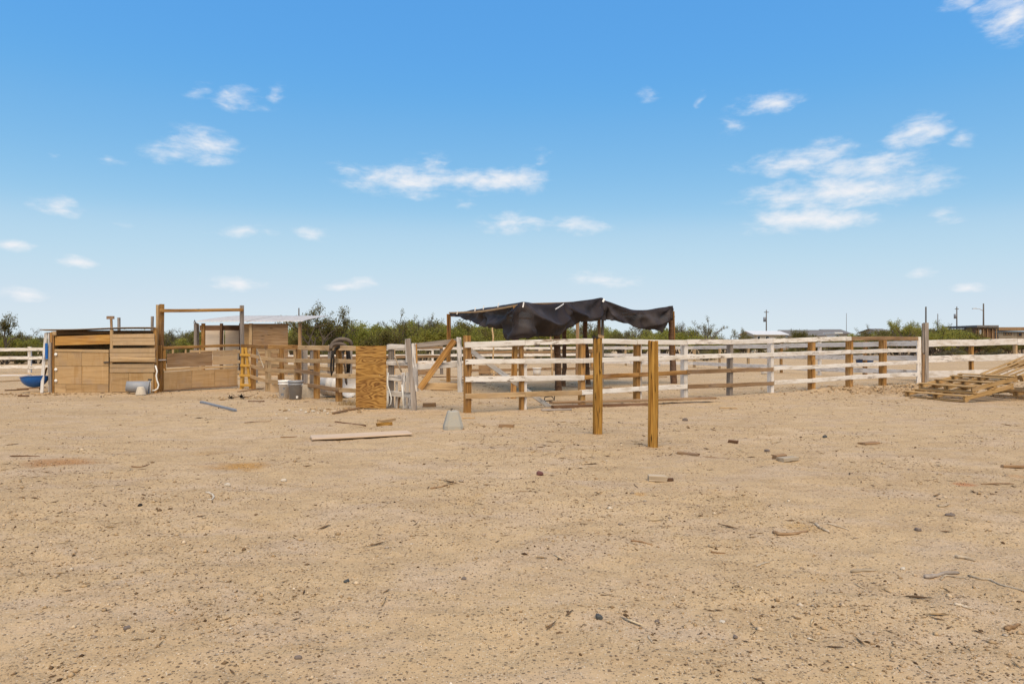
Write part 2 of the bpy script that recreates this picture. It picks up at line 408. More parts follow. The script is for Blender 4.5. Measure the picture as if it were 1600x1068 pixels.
def island_mat(name, stops, rough=.9, objvar=0.0, transl=0.0):
    m, t, b = new_mat(name)
    g = t.add('ShaderNodeNewGeometry')
    f = g.outputs['Random Per Island']
    if objvar:
        oi = t.add('ShaderNodeObjectInfo')
        f = t.math('ADD', t.math('MULTIPLY', f, 1 - objvar), t.math('MULTIPLY', oi.outputs['Random'], objvar))
    c = t.ramp(f, stops)
    t.link(c, b.inputs['Base Color']); b.inputs['Roughness'].default_value = rough; b.inputs['Specular IOR Level'].default_value = .15
    if transl:
        tr = t.add('ShaderNodeBsdfTranslucent'); t.link(c, tr.inputs[0]); mx = t.add('ShaderNodeMixShader'); mx.inputs[0].default_value = transl
        t.link(b.outputs[0], mx.inputs[1]); t.link(tr.outputs[0], mx.inputs[2]); t.link(mx.outputs[0], t.n['Material Output'].inputs[0])
    return m

# ------------------------------------------------------------------ ground
PATCHES = []
for x, y, w, h, c, f in [(95, 722, 75, 8, (.36, .18, .07), .95), (375, 727, 62, 8, (.42, .22, .06), .95), (330, 706, 45, 6, (.42, .25, .10), .6),
                         (1505, 757, 22, 4, (.42, .16, .06), .8), (1255, 822, 42, 8, (.44, .26, .09), .6), (1000, 772, 12, 4, (.46, .25, .08), .7), (1590, 745, 20, 4, (.44, .24, .10), .6), (260, 622, 230, 5, (.37, .25, .13), .55), (130, 644, 150, 5, (.38, .26, .14), .45), (520, 633, 80, 4, (.38, .25, .13), .5), (900, 640, 200, 5, (.40, .27, .14), .4), (1375, 612, 70, 9, (.33, .205, .10), .6), (1500, 600, 60, 8, (.34, .21, .11), .5), (700, 600, 60, 4, (.40, .22, .09), .5)]:
    d = gd(y); PATCHES.append(((x - CX) * d / F, d, w * d / F, (gd(y - h) - gd(y + h)) / 2, c, f))
def build_ground():
    nr, na = 520, 620
    # dense in front of the camera, coarse behind it
    a1 = np.linspace(-1.0, 1.0, 470); a2 = np.linspace(1.0, 2 * math.pi - 1.0, na - 470 + 2)[1:-1]
    ang = np.concatenate([a1, a2]); na = len(ang)
    r = np.concatenate([[0.4], np.geomspace(1.2, 45, nr - 60), np.geomspace(46, 4500, 59)])
    nr = len(r)
    X = np.outer(r, np.sin(ang)); Y = np.outer(r, np.cos(ang)); Z = hf(X, Y)
    co = np.stack([X, Y, Z], -1).reshape(-1, 3)
    i, j = np.meshgrid(np.arange(nr - 1), np.arange(na), indexing='ij'); k = (j + 1) % na
    q = np.stack([i * na + j, (i + 1) * na + j, (i + 1) * na + k, i * na + k], -1).reshape(-1, 4)[:, ::-1]
    cap = np.arange(na)
    me = bpy.data.meshes.new('ground')
    nf = len(q)
    me.vertices.add(len(co)); me.vertices.foreach_set('co', co.ravel())
    me.loops.add(nf * 4 + na); me.loops.foreach_set('vertex_index', np.concatenate([q.ravel(), cap[::-1]]))
    me.polygons.add(nf + 1); me.polygons.foreach_set('loop_start', np.concatenate([np.arange(nf) * 4, [nf * 4]]))
    me.update(calc_edges=True); me.validate()
    me.polygons.foreach_set('use_smooth', [True] * len(me.polygons))
    o = mesh_obj('ground', me, ground_mat(), M()); o['kind'] = 'structure'
build_ground()

def scatter_mesh(name, base_v, base_f, pos, scl, rot, mat, label, tilt=None):
    """many small loose pieces as one stuff object"""
    n = len(pos); bv = np.array(base_v); nb = len(bv)
    rs = np.random.RandomState(len(name))
    v = bv[None] * scl[:, None, :] * rs.uniform(.75, 1.25, (n, nb, 1))
    if tilt is not None:
        c, s = np.cos(tilt)[:, None], np.sin(tilt)[:, None]
        x = v[:, :, 0] * c - v[:, :, 2] * s; z = v[:, :, 0] * s + v[:, :, 2] * c; v = np.stack([x, v[:, :, 1], z], -1)
    c, s = np.cos(rot)[:, None], np.sin(rot)[:, None]
    x = v[:, :, 0] * c - v[:, :, 1] * s; y = v[:, :, 0] * s + v[:, :, 1] * c
    v = np.stack([x, y, v[:, :, 2]], -1) + pos[:, None, :]
    bf = np.array(base_f); f = (bf[None] + (np.arange(n) * nb)[:, None, None]).reshape(-1, 3)
    me = bpy.data.meshes.new(name); me.vertices.add(n * nb); me.vertices.foreach_set('co', v.ravel())
    me.loops.add(len(f) * 3); me.loops.foreach_set('vertex_index', f.ravel())
    me.polygons.add(len(f)); me.polygons.foreach_set('loop_start', np.arange(len(f)) * 3)
    me.update(calc_edges=True)
    o = mesh_obj(name, me, mat, M()); o['kind'] = 'stuff'; o['label'] = label; o['category'] = 'litter'
    return o
OCT_V = [(1, 0, 0), (-1, 0, 0), (0, 1, 0), (0, -1, 0), (0, 0, 1), (0, 0, -1)]
OCT_F = [(0, 2, 4), (2, 1, 4), (1, 3, 4), (3, 0, 4), (2, 0, 5), (1, 2, 5), (3, 1, 5), (0, 3, 5)]
def rnd_pos(rs, n, r0, r1, half=.92, clump=0.0):
    r = np.sqrt(rs.uniform(r0 * r0, r1 * r1, n)); a = rs.uniform(-half, half, n)
    x, y = r * np.sin(a), r * np.cos(a)
    keep = (vnoise(x * .7 + 3, y * .7) + .9 * vnoise(x * 2.1, y * 2.1 + 8) + rs.uniform(-.4, .4, n)) > -.1 + clump
    return x[keep], y[keep]
def litter():
    rs = np.random.RandomState(4)
    def bands(spec, clump):
        xs, ys = [], []
        for r0, r1, n in spec:
            x, y = rnd_pos(rs, n, r0, r1, .92, clump); xs.append(x); ys.append(y)
        return np.concatenate(xs), np.concatenate(ys)
    # clods and dark crumbs
    x, y = bands([(1.8, 4, 13000), (4, 7, 19000), (7, 12, 22000), (12, 24, 24000), (24, 42, 9000)], 0.05); n = len(x)
    s = np.clip(rs.lognormal(-5.75, .52, n), .0016, .016) * (1 + .042 * np.hypot(x, y))
    sc = np.stack([s * rs.uniform(.8, 1.6, n), s * rs.uniform(.7, 1.2, n), s * rs.uniform(.45, .8, n)], -1)
    scatter_mesh('dirt_clods', OCT_V, OCT_F, np.stack([x, y, hf(x, y) + sc[:, 2] * .4], -1), sc, rs.uniform(0, 6.3, n),
                 island_mat('clods', [(0, (.055, .03, .015)), (.16, (.12, .07, .035)), (.4, (.28, .18, .095)), (.8, (.44, .30, .165)), (1, (.34, .24, .15))]),
                 'small dark clods and crumbs scattered over the tan dirt')
    x, y = bands([(1.8, 5, 3400), (5, 10, 6500), (10, 24, 12000)], 0.0); n = len(x)
    s = np.clip(rs.lognormal(-5.5, .5, n), .002, .018) * (1 + .05 * np.hypot(x, y))
    sc = np.stack([s * rs.uniform(.8, 1.5, n), s * rs.uniform(.7, 1.2, n), s * rs.uniform(.45, .8, n)], -1)
    scatter_mesh('gravel', OCT_V, OCT_F, np.stack([x, y, hf(x, y) + sc[:, 2] * .35], -1), sc, rs.uniform(0, 6.3, n),
                 island_mat('gravel', [(0, (.58, .44, .29)), (.4, (.48, .34, .20)), (.7, (.36, .265, .18)), (.9, (.24, .18, .13)), (1, (.66, .54, .40))]),
                 'pale gravel bits scattered over the tan dirt')
    # straw, bark chips and twigs
    x, y = bands([(1.8, 5, 1800), (5, 10, 3600), (10, 24, 7000)], 0.08); n = len(x)
    L = np.clip(rs.lognormal(-4.2, .6, n), .007, .10) * (1 + .025 * np.hypot(x, y)); w = np.clip(L * rs.uniform(.05, .15, n), .0022, .008) * (1 + .02 * np.hypot(x, y))
    sc = np.stack([L, w, w * .8], -1)
    scatter_mesh('straw_and_twigs', OCT_V, OCT_F, np.stack([x, y, hf(x, y) + w * .9 + .002], -1), sc, rs.uniform(0, 6.3, n),
                 island_mat('straw', [(0, (.06, .035, .02)), (.4, (.16, .095, .05)), (.7, (.34, .22, .11)), (1, (.56, .44, .28))]),
                 'thin twigs, straw and bark chips strewn over the tan dirt', tilt=rs.uniform(-.08, .08, n))
def churned():
    rs = np.random.RandomState(14); xs, ys = [], []
    for cx, cy, sx, sy, n in [(11.2, 19.4, 1.9, 1.3, 1500), (15.3, 22.5, 2.0, 1.0, 700), (-12.6, 18.6, 1.2, .4, 120), (-3.6, 14.2, .7, .35, 120), (-6.4, 17.3, 1.2, .5, 160)]:
        xs.append(rs.normal(cx, sx * .75, n)); ys.append(rs.normal(cy, sy * .75, n))
    x, y = np.concatenate(xs), np.concatenate(ys); n = len(x)
    s = np.clip(rs.lognormal(-3.75, .45, n), .012, .07)
    sc = np.stack([s * rs.uniform(.8, 1.5, n), s * rs.uniform(.7, 1.2, n), s * rs.uniform(.4, .7, n)], -1)
    scatter_mesh('churned_earth', OCT_V, OCT_F, np.stack([x, y, hf(x, y) + sc[:, 2] * .3], -1), sc, rs.uniform(0, 6.3, n),
                 island_mat('churned', [(0, (.20, .12, .055)), (.3, (.33, .21, .105)), (.7, (.44, .295, .16)), (.9, (.50, .35, .20)), (1, (.22, .15, .09))]),
                 'rough lumps of churned earth near the pallets and the fence feet')
litter()
churned()

# ------------------------------------------------------------------ front white rail fence
Z3 = V((0, 0, 1))
LF = Line(14.2, .675)                 # front fence, runs away to the right
def rails(line, parent, spec, off, th, jitter=.0):
    """spec: list of runs [(x, ycentre, height_px)...], material"""
    for pts, mat in spec:
        for (x0, y0, h0), (x1, y1, h1) in zip(pts[:-1], pts[1:]):
            p0 = line.pt(x0, y0, off); p1 = line.pt(x1, y1, off)
            h = (h0 * line.depth(x0) + h1 * line.depth(x1)) / 2 / F
            d = (p1 - p0).normalized() * .004
            n = line.n() * rnd.uniform(-.004, .004)
            beam('rail', p0 + d + n, p1 - d + n, th, h, mat, parent, warp=.003)
def front_fence():
    r = thing('rail_fence', LF.gnd(1068), 'long four-rail fence of chipped white boards from the plank gate to the corner post', 'fence')
    for x, yt, px, m in [(730, 524, 9.5, W_ORANGE), (814.5, 535, 6.5, W_ORANGE), (909, 532, 8.6, W_ORANGE), (995, 531, 8.5, W_ORANGE), (1069, 533, 8.5, W_WHITE2), (1140, 533, 7.4, W_GREY),
                         (1204, 528, 7.6, W_WHITE2), (1268, 528, 8.6, W_ORANGE), (1327, 527, 8.4, W_ORANGE), (1379, 528, 8.6, W_ORANGE)]:
        w = px * LF.depth(x) / F
        LF.post('post', x, yt, w, m, r, 0)
    # white boards nailed to the posts
    d = LF.depth(820); w = .085
    p = LF.gnd(820, .01); beam('post_board', V((p.x, p.y, -.2)), LF.pt(820, 566, .01), .05, w, W_WHITE2, r, up=V((1, 0, 0)))
    p = LF.gnd(1001, .0); beam('post_board', V((p.x, p.y, -.2)), LF.pt(1001, 532, .0), .04, .05, W_WHITE2, r, up=V((1, 0, 0)))
    o = .095
    spec = [([(726, 538.8, 8.6), (820, 535.5, 8.4), (911, 532.6, 8)], W_WHITE), ([(911, 532.6, 8), (995, 534, 7.8), (1073, 535, 7.6)], W_WHITE), ([(1073, 534, 7.4), (1142, 534, 7.6), (1207, 532.5, 7.2)], W_WHITE2),
            ([(1207, 532.3, 7.2), (1269, 530.5, 7), (1330, 528.5, 6.6)], W_WHITE), ([(1330, 528.5, 5.8), (1434, 528.6, 5.6)], W_BROWN),
            ([(727, 565, 8), (820, 564, 7.8), (911, 563.3, 7.6)], W_WHITE), ([(911, 563.2, 7.6), (998, 560.2, 7.2)], W_WHITE), ([(998, 560.2, 7.2), (1073, 557.8, 7.4), (1142, 555.2, 6.8), (1207, 554, 6.6)], W_WHITE),
            ([(1207, 553.8, 6.6), (1269, 551.5, 6.4), (1330, 549.3, 6)], W_WHITE2), ([(1330, 549.2, 6), (1434, 546.8, 5.6)], W_WHITE2),
            ([(727, 592.3, 8.4), (820, 591, 8.2), (913, 589.9, 8)], W_WHITE), ([(913, 589.2, 6.8), (998, 585.4, 6.6), (1073, 581.2, 6.6)], W_ORANGE), ([(1073, 580.8, 6.4), (1142, 578.6, 6.2), (1208, 576.6, 6)], W_BROWN),
            ([(1209, 575.2, 6), (1269, 573.2, 5.8), (1330, 570, 5.7)], W_WHITE), ([(1330, 569.8, 5.7), (1434, 565.8, 5.6)], W_WHITE2),
            ([(727, 618.8, 8), (820, 616, 7.8), (909, 613, 7.6)], W_TAN), ([(905, 613.4, 7.2), (998, 607.4, 7.4), (1074, 603.5, 7.4)], W_WHITE), ([(1074, 603.6, 6.6), (1142, 601.6, 6.2), (1209, 598.6, 5.6)], W_BROWN),
            ([(1210, 597.4, 6.2), (1269, 594.4, 6.4), (1330, 589.2, 6.6)], W_WHITE), ([(1330, 589, 6.6), (1434, 584.6, 6.4)], W_WHITE2)]
    rails(LF, r, spec, o, .03)
    # diagonal brace behind the rails from the gate post to the ground
    beam('brace', LF.pt(729, 543, -.10), LF.pt(861, 637.5, -.10), .03, .10, W_WGREY, r)
    return r
front_fence()
# corner post
def corner_post():
    d = 23.6
    r = thing('corner_post', V(((1444 - CX) * d / F, d, 0)), 'tall grey timber post with a white board nailed on, ending the front fence', 'post')
    a = at(1446.8, 504, d); beam('post', V((a.x, a.y, -.25)), a, .13, .13, W_GREY, r, up=V((0, -1, 0)))
    b = at(1442.4, 553, d - .02); beam('post_board', V((b.x, b.y, -.2)), b, .06, .08, W_BROWN, r, up=V((1, 0, 0)))
    b = at(1442.2, 505, d - .02); beam('post_board', at(1442.2, 551, d - .02), b, .05, .07, W_GREY, r, up=V((1, 0, 0)))
    b = at(1435.6, 526, d - .03); beam('face_board', V((b.x, b.y, -.2)), b, .04, .15, W_WHITE2, r, up=V((1, 0, 0)))
corner_post()
def steel_pole():
    p = at(1446.7, 479, 25.2)
    tag(tube('slender_pole', [V((p.x, p.y, -.2)), V((p.x, p.y, 1.5)), p], [.035, .03, .026], M_DKMETAL, sides=8), 'slender dark pole rising just behind the tall grey corner post', 'pole')
steel_pole()

# ------------------------------------------------------------------ back fence of the property
def polyfence(name, nodes, posts, rail_rows, label, rail_h, mat, pm, th=.03):
    """nodes: ground points; posts at fractions; rails span node to node with z rows interpolated"""
    r = thing(name, V((nodes[0][0].x, nodes[0][0].y, 0)), label, 'fence')
    for (a, za), (b, zb) in zip(nodes[:-1], nodes[1:]):
        n = max(1, int(round((b - a).length / posts))); dirv = (b - a).normalized(); nrm = V((dirv.y, -dirv.x, 0))
        if nrm.y > 0: nrm = -nrm
        for i in range(n + 1):
            t = i / n; p = a.lerp(b, t); zt = za + (zb - za) * t
            if i < n or (b, zb) == nodes[-1]:
                m = rnd.choice(pm); s = rnd.uniform(.10, .14)
                beam('post', V((p.x, p.y, -.2)), V((p.x + rnd.uniform(-.02, .02), p.y, zt + rnd.uniform(-.02, .05))), s, s, m, r, up=nrm)
            if i < n:
                q = a.lerp(b, (i + 1) / n); zq = za + (zb - za) * (i + 1) / n
                for row in rail_rows:
                    e = nrm * .085; j0, j1 = rnd.uniform(-.015, .015), rnd.uniform(-.015, .015)
                    beam('rail', V((p.x, p.y, zt * row + j0)) + e + dirv * .004, V((q.x, q.y, zq * row + j1)) + e - dirv * .004, th, rail_h, mat, r)
    return r
def bp(x, d): return V(((x - CX) * d / F, d, 0))
polyfence('boundary_fence', [(bp(1444, 24.6), 1.5), (bp(1760, 30), 1.63)], 2.55, (.935, .555, .175), 'weathered three-rail fence with wide greyish white boards behind the pallets', .235, W_WHITE2, [W_TAN, W_ORANGE])
polyfence('boundary_fence', [(bp(1436, 25.2), 1.5), (bp(1085, 40), 1.25), (bp(930, 45), 1.2)], 2.5, (.93, .56, .20), 'pale rail fence receding behind the front fence toward the shade structure', .19, W_WHITE2, [W_WHITE2, W_ORANGE, W_TAN])
polyfence('boundary_fence', [(bp(925, 45), 1.2), (bp(395, 40), 1.15)], 2.6, (.93, .57, .22), 'distant white rail fence across the back of the pens', .16, W_WHITE2, [W_WHITE2, W_BROWN, W_TAN])
polyfence('boundary_fence', [(bp(143, 32.8), 1.2), (bp(-260, 31), 1.2)], 2.7, (.925, .60, .24), 'white three-rail fence left of the plywood stall', .15, W_WHITE, [W_WHITE2])
# inner pen fences glimpsed between the rails
def inner_fence(x0, d0, x1, d1, z, label, rows, mat, pm, h=.12):
    polyfence('pen_fence', [(bp(x0, d0), z), (bp(x1, d1), z)], 2.3, rows, label, h, mat, pm)
inner_fence(437, 26.5, 690, 31, 1.28, 'brown wooden pen fence standing behind the white barrel and plywood sheet', (.94, .64, .30), W_BROWN, [W_TAN, W_GREY, W_ORANGE])
inner_fence(735, 33, 925, 36, 1.05, 'low brown pen fence seen beneath the shade structure', (.93, .55, .10), W_BROWN, [W_BROWN, W_ORANGE])
inner_fence(300, 27.5, 440, 25.5, 1.15, 'short wooden pen fence in front of the tin-roofed shelter', (.93, .60, .25), W_TAN, [W_TAN, W_GREY])

polyfence('pen_fence', [(bp(400, 24.2), 1.30), (bp(545, 19.0), 1.30)], 1.25, (.94, .50), 'second wooden fence close behind the bare wood fence with many posts', .11, W_TAN, [W_ORANGE, W_TAN, W_GREY])
# ------------------------------------------------------------------ left pen fence
LL = Line(11.05, -1.25)
def left_fence():
    r = thing('pen_fence', LL.gnd(470), 'four-rail bare wood fence running from the stall gate to the plywood sheet', 'fence')
    for x, yt, px, m in [(396, 541, 6.2, W_ORANGE), (419, 541, 7.2, W_TAN), (495, 541, 7.6, W_ORANGE), (530, 541, 8.4, W_ORANGE), (562, 542, 8, W_BROWN)]:
        LL.post('post', x, yt, px * LL.depth(x) / F, m, r, 0)
    LL.post('post', 466, 541, .11, W_ORANGE, r, 0); LL.post('post', 476, 541, .12, W_GREY, r, -.25); LL.post('post', 440, 542, .11, W_ORANGE, r, -.6)
    spec = [([(377, 540.2, 4.6), (419, 541.6, 6.2), (466, 542.4, 6.6)], W_ORANGE), ([(466, 542.6, 6.8), (530, 543.6, 7.2), (560, 544.2, 7.6)], W_TAN),
            ([(391, 555, 4.6), (419, 561, 5.6), (463, 563.6, 6.2)], W_TAN), ([(462, 563.2, 6.4), (530, 564, 6.8), (560, 565, 7.2)], W_TAN),
            ([(391, 571.5, 4.4), (419, 578.6, 5.8), (463, 580.2, 6.2)], W_TAN), ([(461, 578.8, 5.6), (500, 584, 6)], W_BROWN), ([(500, 586, 6.4), (530, 587, 6.8), (560, 587.4, 7)], W_TAN),
            ([(391, 587.6, 4.6), (419, 595.6, 5.6), (448, 597.4, 6)], W_TAN), ([(466, 599.8, 5.8), (530, 608.6, 6.6)], W_BROWN), ([(530, 609, 6.8), (560, 610, 7)], W_TAN)]
    rails(LL, r, spec, .085, .028)
    beam('brace', LL.pt(401, 545, .10), LL.pt(412.5, 575, .12), .02, .05, W_STICK, r)
left_fence()

# plywood sheet fixed over the end of the fence
def ply_wave():
    m, t, b = new_mat('wavy_plywood')
    tc = t.add('ShaderNodeTexCoord'); p = tc.outputs['Object']
    q = t.vmath('MULTIPLY', p, (.95, 1, 4.4))
    n1 = t.noise(q, 1.0, 2.5, .45, .5)
    ring = t.math('SINE', t.math('MULTIPLY', n1, 85.0)); wv = t.math('MULTIPLY_ADD', ring, .5, .5)
    c = t.ramp(wv, [(.0, (.13, .055, .014)), (.28, (.27, .13, .033)), (.6, (.36, .185, .047)), (1, (.41, .225, .066))])
    n = t.noise(t.vmath('ADD', p, (3, 0, .4)), 2.2, 3, .6)
    c = t.mix(t.math('MULTIPLY', t.smooth(n, .44, .62), .7), c, (.36, .185, .045))
    c = t.mix(t.math('MULTIPLY', t.smooth(t.noise(p, 1.6, 3, .5), .5, .7), .5), c, (.22, .10, .028))
    ch = t.noise(t.vmath('MULTIPLY', p, (9, 1, 9)), 1.0, 3, .5)
    c = t.mix(t.smooth(ch, .74, .77), c, (.62, .48, .30))
    t.link(c, b.inputs['Base Color']); b.inputs['Roughness'].default_value = .8; b.inputs['Specular IOR Level'].default_value = .2
    bp_ = t.add('ShaderNodeBump'); bp_.inputs['Strength'].default_value = .5; bp_.inputs['Distance'].default_value = .01; t.link(wv, bp_.inputs['Height']); t.link(bp_.outputs[0], b.inputs['Normal'])
    return m
def panel(name, line, x0, x1, ytop, ybot, th, mat, parent, off=0.0, warp=.003):
    """upright sheet on a line; ytop and ybot may be (left, right) pairs"""
    yt = ytop if isinstance(ytop, tuple) else (ytop, ytop); yb = ybot if isinstance(ybot, tuple) else (ybot, ybot)
    a0, a1, b0, b1 = line.pt(x0, yt[0], off), line.pt(x1, yt[1], off), line.pt(x0, yb[0], off), line.pt(x1, yb[1], off)
    c = (a0 + a1 + b0 + b1) / 4; W = frame(c, V((a1.x - a0.x, a1.y - a0.y, 0)), Z3); Wi = W.inverted()
    n = 5; vs, fs = [], []
    for s in (-.5, .5):
        for i in range(n + 1):
            t = i / n
            for (lo, hi) in ((b0.lerp(b1, t), a0.lerp(a1, t)),):
                for q in (lo, hi):
                    v = Wi @ q; w_ = math.sin(t * 5 + x0) * warp; vs.append((v.x, s * th + w_, v.z))
    m = 2 * (n + 1)
    for i in range(n):
        k = 2 * i
        fs += [(k, k + 2, k + 3, k + 1), (m + k, m + k + 1, m + k + 3, m + k + 2), (k, m + k, m + k + 2, k + 2), (k + 1, k + 3, m + k + 3, m + k + 1)]
    fs += [(0, 1, m + 1, m), (2 * n, m + 2 * n, m + 2 * n + 1, 2 * n + 1)]
    me = pymesh(name, vs, fs)
    bm = bmesh.new(); bm.from_mesh(me); bmesh.ops.recalc_face_normals(bm, faces=bm.faces); bm.to_mesh(me); bm.free()
    return mesh_obj(name, me, mat, W, parent)
LP = Line(12.2, -.8)
tag(panel('plywood_sheet', Line(14.25, .0), 556, 603.5, (540.5, 540), (636.5, 638), .018, ply_wave(), None, .0, .006), 'orange-brown wavy-grained plywood sheet standing at the end of the wood fence', 'plywood')

# ------------------------------------------------------------------ white weathered fence panel and leaning post beside the plywood
L0 = Line(14.55, 0.0)
def white_panel():
    r = thing('fence_panel', L0.gnd(620), 'short flaking white four-rail panel between the plywood sheet and the leaning grey post', 'fence')
    L0.post('post', 611, 536.5, .11, W_GREY, r, -.02)
    for x0, x1, y0, y1, h in [(604.5, 634, 542, 542, 8.4), (604.5, 637, 566, 567, 8.6), (606, 640, 589.5, 591.5, 9), (607, 642, 614, 617, 8.6)]:
        beam('rail', L0.pt(x0, y0, .055), L0.pt(x1, y1, .055), .03, h * 14.5 / F, W_WGREY, r)
    b = L0.pt(634.3, 530, .10); e = L0.pt(635.8, 566, .1); beam('upright', e, b, .03, .045, W_WGREY, r, up=V((1, 0, 0)))
    for x, y0, y1, w in [(630, 582, 612, .075), (636.5, 581, 613, .07), (632, 621, 640, .08), (639, 621, 640, .07), (619.5, 596, 640, .05)]:
        beam('slat', L0.pt(x, y1, .115 if y0 != 596 else -.02), L0.pt(x + .3, y0, .115 if y0 != 596 else -.02), .018, w, W_WGREY, r, up=V((1, 0, 0)))
    beam('brace', L0.pt(621, 640, -.03), L0.pt(626, 610, -.03), .03, .05, W_BROWN, r, up=V((1, 0, 0)))
white_panel()
p0, p1 = at(646.5, 644, 14.05), at(638.5, 529, 14.15)
tag(beam('leaning_post', p0, p1, .105, .10, W_GREY, None, up=V((0, -1, 0)), warp=.012, rough=.02), 'split grey timber post leaning against the end of the flaking white panel', 'post')
tag(tube('plastic_pipe', [at(630.5, 639, 14.2), at(629.5, 615, 14.24), at(628, 601, 14.3)], .016, M_HOSE), 'short cream plastic pipe propped against the flaking white panel', 'pipe')
tag(tube('garden_hose', [at(606.5, 582, 14.36), at(605.5, 592, 14.3), at(605.8, 602, 14.28), at(609, 612, 14.28), at(611.5, 622, 14.28), at(610.5, 631, 14.28), at(607, 634, 14.28), at(606, 625, 14.30), at(606.2, 610, 14.34)], .014, M_HOSE, sides=6), 'cream hose hanging in a loop beside the plywood sheet', 'hose')
tag(tube('stake', [at(616.5, 556, 14.3), at(621, 567, 14.28), at(627.5, 581, 14.25)], [.014, .016, .018], W_STICK, sides=6), 'thin pale stick wedged in the flaking white panel', 'stick')

# ------------------------------------------------------------------ plank gate with a brown diagonal brace
LG = Line(14.0, -.04)
def plank_gate():
    r = thing('plank_gate', LG.gnd(684), 'weathered grey plank gate with a broad brown diagonal brace hung on the fence end post', 'gate')
    b = LG.pt(647, 536, .0); beam('stile', LG.pt(650, 611, 0), b, .05, .10, W_WGREY, r, up=V((1, 0, 0)))
    beam('stile', LG.pt(651.5, 567, .045), LG.pt(650.5, 537, .045), .03, .03, W_ORANGE, r, up=V((1, 0, 0)))
    beam('stile', LG.pt(719, 612, .0), LG.pt(717, 527, .0), .05, .095, W_WGREY, r, up=V((1, 0, 0)), rough=.01)
    beam('rail', LG.pt(651, 540, -.042), LG.pt(716, 532.5, -.042), .03, .105, W_GREY, r)
    beam('rail', LG.pt(652, 573, -.042), LG.pt(716, 569, -.042), .03, .115, W_WGREY, r)
    beam('rail', LG.pt(660, 603, -.042), LG.pt(717, 604, -.042), .03, .14, W_TAN, r)
    beam('brace', LG.pt(655.5, 607, .045), LG.pt(710.5, 531.5, .045), .035, .125, W_ORANGE, r)
plank_gate()

# ------------------------------------------------------------------ plywood stall on the left
LS = Line(19.3, 0.0)
def corrugated(name, L, Wd, amp, pitch, mat, Wm, parent, bend=None, th=.004, shear=0.0):
    n = int(Wd / pitch * 6); rows = 14; vs, fs = [], []
    for s in (0, 1):
        for i in range(n + 1):
            y = i / n * Wd - Wd / 2
            for j in range(rows + 1):
                x = j / rows * L - L / 2
                z = amp * math.sin(2 * math.pi * y / pitch) + (bend(x, y) if bend else 0) - s * th
                vs.append((x + shear * y, y, z))
    m = (n + 1) * (rows + 1)
    for i in range(n):
        for j in range(rows):
            a = i * (rows + 1) + j; b = a + rows + 1
            fs += [(a, a + 1, b + 1, b), (m + a, m + b, m + b + 1, m + a + 1)]
    for i in range(n):
        for j in (0, rows):
            a = i * (rows + 1) + j; b = a + rows + 1; fs.append((a, b, m + b, m + a))
    for j in range(rows):
        for i in (0, n):
            a = i * (rows + 1) + j; fs.append((a, a + 1, m + a + 1, m + a))
    me = pymesh(name, vs, fs)
    bm = bmesh.new(); bm.from_mesh(me); bmesh.ops.recalc_face_normals(bm, faces=bm.faces); bm.to_mesh(me); bm.free()
    return mesh_obj(name, me, mat, Wm, parent, True)
W_OSB = wood('oriented_strand_board', (.26, .11, .025), (.45, .23, .06), (.55, .32, .11), .1, streak=1.2, knots=True)
